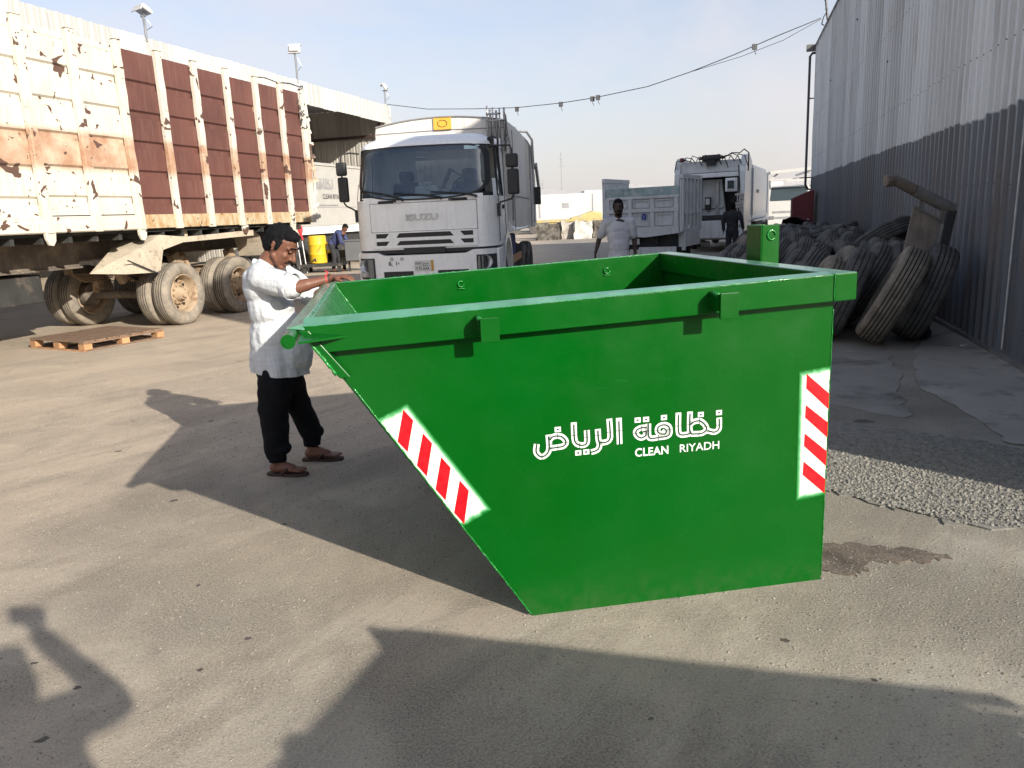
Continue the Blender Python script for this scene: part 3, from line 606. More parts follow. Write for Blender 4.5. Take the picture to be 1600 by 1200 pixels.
# ================================================================ the green skip; local x = along its side, y = into depth
ZT = lambda s: 1.263 + (s + 0.79) * 0.0345          # top of the rim
ZB = lambda s: 1.166 + (s + 0.72) * 0.031           # bottom of the side band
W = 1.9
def ribbon(P, pts, w, y, sm=True):
    pts = [Vector((a, b)) for a, b in pts]
    if sm and len(pts) > 2:
        o = []
        for i in range(len(pts) - 1):
            p0, p1, p2, p3 = pts[max(i - 1, 0)], pts[i], pts[i + 1], pts[min(i + 2, len(pts) - 1)]
            for k in range(4):
                t = k / 4; o.append(0.5 * ((2 * p1) + (p2 - p0) * t + (2 * p0 - 5 * p1 + 4 * p2 - p3) * t * t + (3 * p1 - p0 - 3 * p2 + p3) * t ** 3))
        pts = o + [pts[-1]]
    n = len(pts); L_, R_ = [], []
    for i in range(n):
        d = (pts[min(i + 1, n - 1)] - pts[max(i - 1, 0)]).normalized(); q = Vector((-d.y, d.x)) * w / 2
        L_.append(pts[i] + q); R_.append(pts[i] - q)
    P.add([(v.x, y, v.y) for v in L_ + R_], [(i, i + 1, n + i + 1, n + i) for i in range(n - 1)])
ARAB = [[(.378, .812), (.38, .703)],
 [(.339, .812), (.342, .744), (.339, .728), (.33, .719), (.314, .716), (.296, .718)],
 [(.291, .774), (.293, .73), (.297, .716), (.295, .698), (.284, .686), (.262, .681)],
 [(.194, .81), (.195, .744), (.201, .725), (.216, .715), (.235, .714), (.246, .726), (.246, .773)],
 [(.091, .769), (.092, .715), (.083, .692), (.062, .681), (.047, .69), (.039, .706), (.043, .735)],
 [(.094, .746), (.106, .758), (.124, .761), (.142, .757), (.156, .744), (.16, .729), (.149, .717), (.125, .714), (.092, .713)],
 [(.801, .776), (.802, .737), (.797, .724), (.783, .717), (.767, .72), (.75, .726)],
 [(.676, .812), (.675, .74), (.679, .722)],
 [(.677, .757), (.692, .768), (.717, .77), (.736, .756), (.747, .738), (.744, .726), (.731, .718), (.715, .716), (.682, .718)],
 [(.627, .812), (.627, .737), (.635, .72), (.654, .717), (.671, .719), (.684, .721)],
 [(.551, .73), (.539, .742), (.543, .76), (.562, .767), (.581, .762), (.59, .748), (.59, .729), (.578, .718), (.543, .716), (.513, .715), (.501, .727), (.5, .777)],
 [(.549, .731), (.570, .729), (.576, .741), (.566, .752)],
 [(.497, .762), (.471, .763), (.452, .755), (.448, .742), (.458, .727), (.473, .721), (.489, .73), (.49, .747), (.476, .745)]]
DOTS = [(.209, .683), (.242, .684), (.129, .787), (.8, .797), (.722, .796), (.566, .797), (.456, .796), (.491, .796)]
CUTS = [((.366, .76), (.39, .76)), ((.329, .757), (.353, .757)), ((.279, .748), (.303, .748)), ((.183, .757), (.207, .757)), ((.233, .745), (.257, .745)), ((.216, .701), (.216, .726)), ((.127, .75), (.127, .772)), ((.127, .702), (.127, .725)), ((.148, .731), (.172, .731)), ((.08, .728), (.104, .728)), ((.062, .669), (.062, .693)),
 ((.79, .745), (.814, .745)), ((.664, .76), (.688, .76)), ((.615, .757), (.639, .757)), ((.733, .745), (.757, .745)), ((.715, .705), (.715, .728)), ((.717, .758), (.717, .782)), ((.578, .745), (.602, .745)), ((.543, .704), (.543, .728)), ((.489, .748), (.513, .748)), ((.437, .742), (.461, .742)), ((.471, .752), (.471, .774)), ((.527, .746), (.551, .746))]
def lettering(parent, y, mw, mc, MX=None, wid=.0235, core=.0060):
    P = MB(); [ribbon(P, s_, wid, y, len(s_) > 2) for s_ in ARAB]
    for a, b in DOTS: P.add([(a - .0125, y, b - .0105), (a + .0125, y, b - .0105), (a + .0125, y, b + .0105), (a - .0125, y, b + .0105)], [(0, 1, 2, 3)])
    if MX: P.v = [tuple(MX @ Vector(v)) for v in P.v]
    P.build('arabic_lettering', mw, parent)
    P = MB(); [ribbon(P, [(a, b) if i not in (0,) else (a + (s_[1][0] - a) * .12, b + (s_[1][1] - b) * .12) for i, (a, b) in enumerate(s_)], core, y - (.0012 if not MX else .004), len(s_) > 2) for s_ in ARAB]
    for a, b in DOTS: ribbon(P, [(a - .004, b), (a + .004, b)], .007, y - (.0012 if not MX else .004), False)
    for a, b in CUTS: ribbon(P, [a, b], .0022, y - (.0014 if not MX else .0045), False)
    if MX: P.v = [tuple(MX @ Vector(v)) for v in P.v]
    P.build('stencil_core', mc, parent)
MTX = lambda x, y, z: Matrix.Translation((x, y, z)) @ Matrix.Rotation(pi / 2, 4, 'X')
SK = thing('green_skip', 'freshly painted green steel skip with red and white stripes and white lettering', 'skip', (0.044, 2.888, 0.0), radians(8.99))
SK['group'] = 'green skips'
def plate(pts, fn, d0, d1): P = MB(); P.prism(pts, fn, d0, d1); return P
fy = lambda a, b_, d: (a, d, b_)
def sheen_top(o):          # sky sheen painted as paler green on the rim's upward faces
    o.data.materials.append(MT['green_sheen'])
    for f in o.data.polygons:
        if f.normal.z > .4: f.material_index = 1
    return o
def skip_body(SK, far_lugs=True):
    side = [(0.0, 0.0), (1.283, 0.0), (1.283, ZT(1.283) - .012), (-0.795, ZT(-0.795) - .012)]
    plate(side, fy, 0.0, 0.006).build('side_panel', 'green', SK)
    plate(side, fy, W - .006, W).build('side_panel', 'green', SK)
    # floor, sloped front, upright rear plates between the sides
    P = MB(); P.box(0, 1.283, .0062, W - .0062, 0.0, 0.006); P.build('floor_plate', 'green', SK)
    plate([(0.0, 0.0), (0.008, 0.0), (-.79, 1.252), (-.805, 1.252)], fy, 0.0062, W - .0062).build('sloped_plate', 'green_inner', SK)
    P = MB(); P.box(1.277, 1.2835, .0062, W - .0062, 0.0062, ZT(1.28) - .004); P.build('rear_plate', 'green', SK)
    # box section rim
    for y0, y1, nm in ((-.06, -.0006, 'rim_band'), (W + .0006, W + .06, 'rim_band')):
        b = [(-.722, ZB(-.722)), (1.2465, ZB(1.2465)), (1.2465, ZT(1.2465)), (-.795, ZT(-.795))]
        P = plate(b, fy, y0, y1); hs = lambda s: .026 - (s + .8) * .0085
        if y0 < 0: P.v = [(x, y, z + (hs(x) if (y > -.03 and z > 1.24 + (x + .8) * .03) else 0)) for x, y, z in P.v]
        sheen_top(P.build(nm, 'green', SK, bevel=.003))
    P = MB(); z0, z1 = ZB(1.3) - .003, ZT(1.3) + .001
    P.add([(1.249, -.061, z0), (1.345, -.061, z0 + .003), (1.345, W + .06, z0 + .003), (1.249, W + .06, z0), (1.249, -.061, z1), (1.345, -.061, z1 + .003), (1.345, W + .06, z1 + .003), (1.249, W + .06, z1)],
          [(0, 1, 2, 3), (4, 7, 6, 5), (0, 4, 5, 1), (1, 5, 6, 2), (2, 6, 7, 3), (3, 7, 4, 0)])
    sheen_top(P.build('rear_rim_beam', 'green', SK, bevel=.005))
    # lip: round bar across the front, with the doubled edge plate under it
    P = MB(); P.cyl((-.832, -.20, 1.234), (-.85, W + .16, 1.243), .025, .025, 20); P.cyl((-.832, -.2035, 1.234), (-.832, -.2002, 1.234), .017, .017, 20); P.build('lip_bar', 'green', SK, auto=50)
    plate([(-.852, 1.262), (-.80, 1.272), (-.782, 1.262), (-.79, 1.252)], fy, -.0595, W + .01).build('lip_plate', 'green_sheen', SK)  # its pale green carries the painted sky sheen too
    plate([(-.812, 1.252), (-.775, 1.252), (-.642, 1.072), (-.680, 1.070), (-.700, 1.092)], fy, -.075, -.002).build('edge_stiffener', 'green', SK, bevel=.003)
    for y in (-.061, W + .061):
        sg = -1 if y < 0 else 1
        P = MB(); P.add([(-.80, y, 1.236), (-.80, y + sg * .13, 1.222), (-.645, y, 1.216), (-.80, y, 1.244), (-.80, y + sg * .13, 1.230), (-.645, y, 1.224)],
                        [(0, 2, 1), (3, 4, 5), (0, 1, 4, 3), (1, 2, 5, 4), (2, 0, 3, 5)]); P.build('gusset', 'green', SK)
    # weld beads
    rn = random.Random(3)
    def bead(pts, r, step=.012):
        P = MB(); ps = []
        for a, b_ in zip(pts[:-1], pts[1:]):
            a, b_ = Vector(a), Vector(b_); k = max(1, int((b_ - a).length / step))
            ps += [a.lerp(b_, i / k) + Vector([rn.uniform(-1, 1) * r * .35 for _ in range(3)]) for i in range(k)]
        ps.append(Vector(pts[-1])); P.tube(ps, [r * rn.uniform(.6, 1.35) for _ in ps], 6); return P
    bead([(-.008, -.001, 0.01), (-.64, -.001, 1.015)], .0035).build('weld_bead', 'green_weld', SK, True)
    bead([(-.692, -.079, 1.085), (-.79, -.079, 1.235)], .006).build('weld_bead', 'green_weld', SK, True)
    bead([(-.79, .015, 1.262), (-.80, W - .01, 1.268)], .006).build('weld_bead', 'green_weld', SK, True)
    bead([(-.795, W - .008, 1.262), (-.02, W - .008, .04)], .004).build('weld_bead', 'green_weld', SK, True)
    bead([(1.247, -.063, ZB(1.25)), (1.247, -.063, ZT(1.25)), (1.249, .02, ZT(1.25) + .002)], .0022).build('weld_bead', 'green_weld', SK, True)
    bead([(-.79, -.061, ZT(-.79)), (1.2465, -.061, ZT(1.2465))], .0016, .02).build('weld_bead', 'green_weld', SK, True)
    bead([(-.79, W + .03, ZT(-.79)), (1.2465, W + .03, ZT(1.2465))], .003).build('weld_bead', 'green_weld', SK, True)
    bead([(1.284, .0, .02), (1.284, -.001, 1.19)], .0025).build('weld_bead', 'green_weld', SK, True)
    # lugs on the band and their stems
    for s0, s1, z0, z1 in ((-.173, -.105, 1.176, 1.264), (.732, .805, 1.201, 1.298)):
        P = MB(); P.box(s0, s1, -.152, -.14, z0, z1); lg = P.build('lifting_lug', 'green', SK, bevel=.002)
        P = MB(); P.box(s0 - .004, s0 + .03, -.1398, -.0605, z0 + .03, z1 - .012); P.build('stem', 'green', lg)
        P = MB(); P.cyl((s0 + .001, -.13, z1 - .006), (s0 + .001, -.065, z1 - .006), .009, .009, 8); P.build('weld_blob', 'green_weld', lg, True)
        if far_lugs: P = MB(); P.box(s0, s1, W + .14, W + .152, z0, z1); P.box(s0, s0 + .03, W + .0605, W + .1398, z0 + .03, z1 - .01); P.build('lifting_lug', 'green', SK)
    for s0, z0 in ((.895, 1.245), (-.035, 1.215)):
        P = MB(); k = 14
        P.tube([(s0 + cos(t) * .018, W - .014, z0 + sin(t) * .018) for t in [i * 2 * pi / k * .85 + .9 for i in range(k + 1)]], .0045, 6)
        P.tube([(s0 - .02 + i * .008, W - .012, z0 - .03 + .003 * (i % 2)) for i in range(6)], .004, 5); P.build('bolt_ring', 'green_weld', SK, True)
    if not far_lugs: return
    # upright hook post on the rear beam
    P = MB(); P.box(1.448, 1.543, .93, .942, 1.0, 1.508); P.box(1.440, 1.4478, .93, 1.09, 1.0, 1.508); P.box(1.345, 1.4398, 1.0, 1.012, 1.0, 1.3); P.box(1.448, 1.543, 1.08, 1.092, 1.0, 1.508)
    hp = P.build('hook_post', 'green', SK, bevel=.003)
    P = MB(); k = 14; P.tube([(1.498 + cos(t) * .022, .927, 1.455 + sin(t) * .024) for t in [i * 2 * pi / k * .9 for i in range(k + 1)]], .005, 6); P.build('ring', 'green_weld', hp, True)
skip_body(SK)
# warning plates: sprayed white with red bars
def quad_plate(name, m, pts, y, parent, uvs=None):
    P = MB(); P.add([(a, y, b_) for a, b_ in pts], [(0, 1, 2, 3)]); me = P.mesh(name, m)
    uv = me.uv_layers.new(name='UVMap'); order = {tuple(round(c, 5) for c in v.co): i for i, v in enumerate(me.vertices)}
    for lp in me.loops: uv.data[lp.index].uv = (uvs or [(1, 0), (0, 0), (0, 1), (1, 1)])[lp.vertex_index]
    return inst(name, me, parent)
w1 = quad_plate('warning_stripe_panel', 'overspray', [(-.564, .890), (-.447, .942), (-.148, .482), (-.268, .422)], -.0012, SK, [(1, 0), (0, 0), (0, 1), (1, 1)])
for q in ([(-.464, .919), (-.430, .874), (-.460, .751), (-.495, .796)], [(-.397, .820), (-.365, .777), (-.394, .646), (-.429, .694)], [(-.334, .719), (-.300, .672), (-.328, .540), (-.364, .590)], [(-.268, .617), (-.235, .572), (-.261, .435), (-.298, .486)]):
    quad_plate('red_bar', 'red_paint', q, -.0024, w1)
w2 = quad_plate('warning_stripe_panel', 'overspray', [(1.282, .953), (1.145, .940), (1.152, .378), (1.282, .392)], -.0012, SK, [(1, 0), (0, 0), (0, 1), (1, 1)])
for q in ([(1.179, .928), (1.2822, .838), (1.2822, .771), (1.179, .867)], [(1.180, .797), (1.2822, .714), (1.2822, .648), (1.179, .743)], [(1.180, .675), (1.2822, .589), (1.2822, .523), (1.179, .620)], [(1.180, .552), (1.2822, .464), (1.2822, .400), (1.178, .493)]):
    quad_plate('red_bar', 'red_paint', q, -.0024, w2)
lettering(SK, -.0014, 'letter_white', 'core_green')
text('english_lettering', 'CLEAN', .0475, 'letter_white', SK, MTX(.4425, -.0014, .6445), bold=.0011, sx=.93, spacing=1.06)
text('english_lettering', 'RIYADH', .0475, 'letter_white', SK, MTX(.630, -.0014, .6445), bold=.0002, sx=1.03)

# a second skip stands behind the photographer and throws the shadow across the foreground
S2 = thing('green_skip', 'second green skip standing behind the photographer, out of the picture', 'skip', (1.13, -.26, 0.0), radians(-106.5)); S2['group'] = 'green skips'
skip_body(S2, False)
# ================================================================ tyres and wheels
def tyre_mesh(name, R, w, m, lugs=0, ngroove=4, n=56):
    """axis along x; tread with circumferential grooves, shoulders, sidewalls and an open centre"""
    h = w / 2; pr = [(-h * .62, R * .60), (-h * .80, R * .63), (-h * .99, R * .74), (-h * 1.0, R * .83), (-h * .93, R * .92), (-h * .80, R * .978), (-h * .72, R * .99)]
    edges = []
    for i in range(ngroove):
        c = (-1 + 2 * (i + 1) / (ngroove + 1)) * h * .80; g_ = h * .036
        edges += [(c - g_ * 1.15, R), (c - g_, R - .018), (c + g_, R - .018), (c + g_ * 1.15, R)]
    pr += edges + [(-a, r) for a, r in pr[::-1]]
    pr += [(h * .55, R * .585), (h * .5, R * .62), (h * .72, R * .68), (h * .8, R * .86), (h * .5, R * .955), (-h * .5, R * .955), (-h * .8, R * .86), (-h * .72, R * .68), (-h * .5, R * .62), (-h * .55, R * .585), (-h * .62, R * .60)]
    pr = [(a, r - (.016 * (a / h) ** 2 if r > R * .97 else 0)) for a, r in pr]
    P = MB(); P.lathe(pr, n, 'x'); npr = 7
    if lugs:
        ntr = len(edges) + 1
        v = []
        for i, (x, y, z) in enumerate(P.v):
            j, k = divmod(i, n); r = sqrt(y * y + z * z)
            if r > R * .985:
                s_ = 1 - (.008 / R if (k + (j % 3)) % 2 else 0) * lugs; y *= s_; z *= s_
            v.append((x, y, z))
        P.v = v
    me = P.mesh(name, m, True); me.materials.append(MT['tyre_groove']); ne = len(edges)
    for i, f in enumerate(me.polygons):
        j, k = divmod(i, n)
        if npr <= j < npr + ne and (j - npr) % 4 != 3: f.material_index = 1
    return me
def sharp(me, a=35): me.set_sharp_from_angle(angle=radians(a)); return me
def rim_mesh(R, w, m, deep=.10):
    """dished steel disc wheel, open face towards +x"""
    h = w / 2; P = MB()
    P.lathe([(h * .75, R * .63), (h * .80, R * .60), (h * .62, R * .57), (h * .45, R * .545), (-.02, R * .53), (-.05, R * .50), (-.06, R * .36), (-.015, R * .33), (-.01, R * .24), (.05, R * .2), (.09, R * .17), (.09, .001)], 36, 'x')
    P.lathe([(-h * .75, R * .63), (-h * .8, R * .60), (-.03, R * .53)], 36, 'x')
    me = P.mesh('rim', m, True); return sharp(me, 30)
def wheel(name, parent, loc, R, w, tm, rm, face=1, label=None):
    """tyre > rim with hand holes and nuts"""
    o = inst('wheel', tm, parent, loc, (0, 0, 0 if face > 0 else pi))
    r = inst('rim', rm, o)
    return o
TR, TW = 0.54, 0.29
tm_dusty = sharp(tyre_mesh('tyre', TR, TW, 'tyre_dusty')); tm_black = sharp(tyre_mesh('tyre', .5, .28, 'tyre')); rm_tr = rim_mesh(TR, TW, 'rim'); rm_tk = rim_mesh(.5, .28, 'dark_steel')
P = MB()
for k in range(8):
    t = 2 * pi * k / 8; P.cyl((-.052, cos(t) * TR * .43, sin(t) * TR * .43), (-.046, cos(t) * TR * .43, sin(t) * TR * .43), .03, .03, 10)
me_holes = P.mesh('hand_hole', 'black_plastic')
P = MB()
for k in range(10):
    t = 2 * pi * k / 10 + .2; P.cyl((-.02, cos(t) * TR * .28, sin(t) * TR * .28), (.02, cos(t) * TR * .28, sin(t) * TR * .28), .016, .014, 6)
me_nuts = P.mesh('wheel_nut', 'rim')

# ================================================================ the big trailer; local x = across (towards camera), y = along the yard
TN = -9.12
T = thing('cargo_trailer', 'long high-sided cargo trailer, chipped cream posts and maroon panels, parked at the left', 'trailer', Lp(TN, 0, 0), -AZL)
US = [4.27, 5.15, 6.03, 6.90, 7.78, 8.65, 9.52, 10.41, 11.30, 12.18, 13.08, 14.0, 14.87, 15.72]
def panel_mesh(m, w):
    zs = [(1.875, 0)]
    for zc in (2.09, 2.51, 2.97, 3.43, 3.89):
        zs += [(zc - .065, 0), (zc - .045, -.035), (zc + .035, -.035), (zc + .065, 0)]
    zs += [(4.38, 0), (4.40, -.05)]
    P = MB(); P.v = [(d, y, z) for z, d in zs for y in (0, w)]
    P.f = [(2 * i, 2 * i + 1, 2 * i + 3, 2 * i + 2) for i in range(len(zs) - 1)]
    return P.mesh('side_panel', m)
pm_c, pm_m = panel_mesh('trailer_cream', .88), panel_mesh('maroon', .88)
rn = random.Random(21)
for i in range(len(US) - 1):
    inst('side_panel', pm_m if US[i] > 10.3 else pm_c, T, (-.055, US[i], rn.uniform(-.02, .02)))
for i, u in enumerate(US):
    last = i == len(US) - 1
    P = MB(); w_ = .16 if last else .13; zt = 4.47 + rn.uniform(-.02, .02) - (.03 if last else 0)
    for k in range(15):
        z = 1.64 + (zt - 1.64) * k / 14; j, j2 = rn.uniform(-.005, .005), rn.uniform(-.006, .006)
        P.v += [(-.05, u - w_ / 2 + j2, z), (.03 + j, u - w_ / 2 + j2, z), (.03 + j, u + w_ / 2 + j2, z), (-.05, u + w_ / 2 + j2, z)]
        if k: P.f += [(4 * k - 4 + a, 4 * k - 4 + (a + 1) % 4, 4 * k + (a + 1) % 4, 4 * k + a) for a in range(4)]
    P.f += [(0, 1, 2, 3), (56, 57, 58, 59)]
    P.box(-.03, .045, u - w_ / 2 - .02, u + w_ / 2 + .02, zt + .002, zt + .02)
    P.build('side_post', 'trailer_cream', T, bevel=.008)
# rails
P = MB(); P.box(-.06, -.012, 4.0, 10.4, 1.66, 1.87); P.prism([(-.012, 1.80), (.012, 1.78), (.012, 1.66), (-.012, 1.64)], lambda a, b_, d: (a, d, b_), 4.0, 10.4); P.build('bottom_rail', 'trailer_cream', T, bevel=.006)
P = MB(); P.box(-.06, -.008, 10.4, 15.8, 1.655, 1.875); P.build('bottom_rail', 'rail', T, bevel=.006)
P = MB(); P.box(-.10, -.05, 4.0, 10.35, 4.30, 4.36); P.build('top_rail', 'trailer_cream', T, bevel=.006)
P = MB(); P.box(-2.56, -.1, 4.0, 15.75, 1.60, 1.66); P.build('deck', 'dark_steel', T)
P = MB(); P.box(-2.6, -2.52, 4.0, 15.8, 1.60, 4.35); P.build('far_side', 'trailer_cream', T)
P = MB(); P.box(-2.52, -.06, 4.0, 4.06, 1.66, 4.35); P.build('front_wall', 'trailer_cream', T)
P = MB(); P.box(-2.5, -.08, 15.7, 15.76, 1.66, 4.2); P.build('tail_door', 'rail', T)
P = MB(); rn = random.Random(8); ps = [(-.02, 15.82, 4.36), (.0, 15.86, 4.1), (.03, 15.84, 3.7), (.0, 15.88, 3.2), (.05, 15.87, 2.6), (0, 15.85, 2.1), (.02, 15.86, 1.7)]
P.tube(ps, .03, 6)
for k in range(9): P.bar((.0, 15.84, 1.75 + .26 * k), (.06 + rn.uniform(-.03, .05), 15.92 + rn.uniform(-.03, .03), 1.78 + .26 * k), .05, .08)
P.build('door_hinge_rod', 'trailer_cream', T, bevel=.01)
P = MB()
for k in range(26):
    a = Vector((rn.uniform(-.05, .06), 15.6 + rn.uniform(0, .22), 4.55 - k * .035)); b_ = a + Vector((rn.uniform(-.05, .05), rn.uniform(-.06, .06), rn.uniform(-.12, .02))); P.tube([a, (a + b_) / 2 + Vector((.02, .01, 0)), b_], .014, 5)
P.tube([(-.02, 14.9, 4.49), (-.0, 15.3, 4.52), (0, 15.7, 4.5)], .015, 5); P.tube([(0, 14.0, 4.47), (.0, 14.4, 4.5), (0, 14.87, 4.47)], .012, 5)
P.build('frayed_rope', 'print_dark', T)
for u in (8.65, 10.41, 13.15, 14.87):
    P = MB(); P.prism([(u - .09, 1.65), (u + .09, 1.65), (u + .07, 1.53), (u + .02, 1.47), (u - .04, 1.48), (u - .08, 1.56)], lambda a, b_, d: (d, a, b_), -.03, .015); P.build('tie_hook', 'trailer_cream', T, bevel=.006)
# chassis
for x in (-.95, -1.75):
    P = MB(); P.box(x - .07, x + .07, 4.0, 15.6, 1.50, 1.598); P.box(x - .012, x + .012, 4.0, 10.0, 1.12, 1.498); P.box(x - .012, x + .012, 10.0, 15.6, 1.22, 1.498); P.box(x - .07, x + .07, 4.0, 10.0, 1.09, 1.118); P.box(x - .07, x + .07, 10.0, 15.6, 1.19, 1.218)
    P.build('chassis_beam', 'brown_steel', T)
for k in range(24):
    u = 4.3 + k * .48; P = MB(); P.box(-2.5, -.12, u - .03, u + .03, 1.50, 1.597); P.build('cross_member', 'dark_steel', T)
P = MB(); P.box(-1.2, -.45, 5.4, 6.6, .75, 1.4); P.build('tool_box', 'dark_steel', T, bevel=.02)
P = MB(); P.box(-1.9, -1.0, 7.4, 9.3, .62, 1.05); P.build('spare_wheel_box', 'dark_steel', T, bevel=.02)
for x in (-.6, -2.0):
    P = MB(); P.box(x - .07, x + .07, 6.9, 7.04, .2, 1.5); P.box(x - .15, x + .15, 6.82, 7.12, .12, .2); P.build('landing_leg', 'dark_steel', T)
# axles, springs, wheels
for a, u in enumerate((11.24, 12.86)):
    P = MB(); P.cyl((-2.35, u, TR), (-.2, u, TR), .075, .075, 12); P.cyl((-.62, u, TR), (-.32, u, TR), .2, .2, 20); P.cyl((-2.3, u, TR), (-2.0, u, TR), .2, .2, 20); P.build('axle', 'brown_steel', T, auto=40)
    for x in (-.85, -1.85):
        P = MB()
        for k in range(5): P.bar((x, u - .55 + .07 * k, .93 - .035 * k), (x, u + .55 - .07 * k, .93 - .035 * k), .09, .022)
        P.box(x - .06, x + .06, u - .07, u + .07, .58, .78); P.bar((x, u - .6, .95), (x, u - .6, 1.2), .1, .1); P.build('leaf_spring', 'rim', T)
    P = MB(); P.bar((-.75, u - .75, 1.15), (-.75, u - .55, .8), .12, .16); P.build('spring_hanger', 'rim', T, bevel=.01)
    P = MB(); P.bar((-.7, u + .62, 1.2), (-.72, u + .78, .75), .14, .2); P.build('spring_hanger', 'rim', T, bevel=.01)
    P = MB(); P.cyl((-.5, u + .1, .8), (-.5, u + .42, .86), .07, .09, 12); P.build('brake_chamber', 'rim', T, bevel=.01)
    for x, f in ((-.15, 1), (-.47, -1), (-2.12, 1), (-2.44, -1)):
        w_ = inst('wheel', tm_dusty, T, (x, u, TR - .01), (radians(37 * a + 50 * x), 0, 0 if f > 0 else pi)); r_ = inst('rim', rm_tr, w_)
    # nuts and hand holes on the outer rim: sub-parts share the outer wheel
        if x == -.15:
            h_ = inst('hand_hole', me_holes, w_); inst('wheel_nut', me_nuts, w_)
            P = MB(); P.cyl((.03, 0, 0), (.13, 0, 0), .085, .06, 14); P.build('hub_cap', 'rim', w_, auto=40)
P = MB(); P.tube([(-.8, 10.4, 1.15), (-.7, 10.9, .82), (-.75, 12.0, .95), (-.6, 13.5, 1.0)], .02, 6); P.tube([(-1.2, 11.5, 1.1), (-1.0, 12.1, .95), (-1.2, 12.5, 1.15)], .016, 6); P.build('air_line', 'black_plastic', T)
P = MB(); P.cyl((-1.4, 12.0, 1.0), (-1.4, 12.7, 1.0), .14, .14, 16); P.build('air_tank', 'dark_steel', T, auto=40)
# bent mudguard over both axles
prof = [(9.86, .98), (10.36, 1.36), (10.80, 1.545), (11.44, 1.49), (12.4, 1.50), (13.42, 1.545), (13.62, 1.42), (13.74, 1.05)]
def guard(P, pr, x0, x1, th=.012):
    n_ = len(pr); P.add([(x, a, b_) for x in (x0, x1) for a, b_ in pr] + [(x, a, b_ - th) for x in (x0, x1) for a, b_ in pr],
        [(i, i + 1, n_ + i + 1, n_ + i) for i in range(n_ - 1)] + [(2 * n_ + i, 3 * n_ + i, 3 * n_ + i + 1, 2 * n_ + i + 1) for i in range(n_ - 1)])
    P.add([(x0, a, b_) for a, b_ in pr] + [(x0, a, b_ - .03) for a, b_ in pr], [(i, i + 1, n_ + i + 1, n_ + i) for i in range(n_ - 1)]); return P
P = MB(); guard(P, prof[1:], -.62, -.02)
P.add([(-.02, 10.36, 1.36), (-.02, 10.80, 1.545), (-.02, 11.44, 1.49), (-.02, 13.42, 1.545), (-.02, 13.42, 1.44), (-.02, 11.35, 1.40), (-.02, 10.84, 1.30), (-.02, 10.72, .98), (-.02, 10.60, .94)], [(0, 1, 2, 3, 4, 5, 6, 7, 8)])
gd = P.build('mudguard', 'dust_fender', T)
P = MB(); P.add([(-.62, 9.84, 1.0), (-.05, 9.98, .97), (-.03, 10.62, .945), (-.02, 10.38, 1.37), (-.62, 10.38, 1.37), (-.62, 10.6, .98)], [(0, 1, 3, 4), (1, 2, 3), (0, 4, 5), (2, 5, 4, 3)]); P.build('mud_flap_plate', 'dust_fender', gd)
P = MB(); P.tube([(.0, 10.0, 1.18), (.0, 10.62, .93)], .012, 5); P.build('tie_wire', 'black_plastic', gd)
for u in (11.7, 13.3):
    P = MB(); P.box(-.3, -.22, u - .04, u + .04, 1.49, 1.65); P.build('guard_bracket', 'dust_fender', gd)

# timber pallet on the ground in front of it
pa = thing('wooden_pallet', 'flat brown timber pallet lying on the sunlit ground before the trailer', 'pallet', (-6.22, 11.55, 0), atan2(10.54 - 11.22, -5.83 + 7.02))
for i in range(7): P = MB(); P.box(-.66, .66, -.64 + i * .187, -.64 + i * .187 + .165 + rn.uniform(-.01, .01), .125 + rn.uniform(-.002, .003), .146); P.build('deck_plank', 'wood', pa)
for x in (-.6, 0, .6):
    P = MB(); P.box(x - .055, x + .055, -.64, .64, .103, .123); P.build('stringer', 'wood', pa)
    P = MB(); P.box(x - .055, x + .055, -.64, .64, .004, .022); P.build('bottom_plank', 'wood', pa)
    for y in (-.58, 0, .58): P = MB(); P.box(x - .07, x + .07, y - .06, y + .06, .023, .102); P.build('block', 'wood_end', pa)
for y in (-.64, .62): P = MB(); P.box(-.66, .66, y - .005, y + .02, .0, .02); P.build('bottom_plank', 'wood_end', pa)
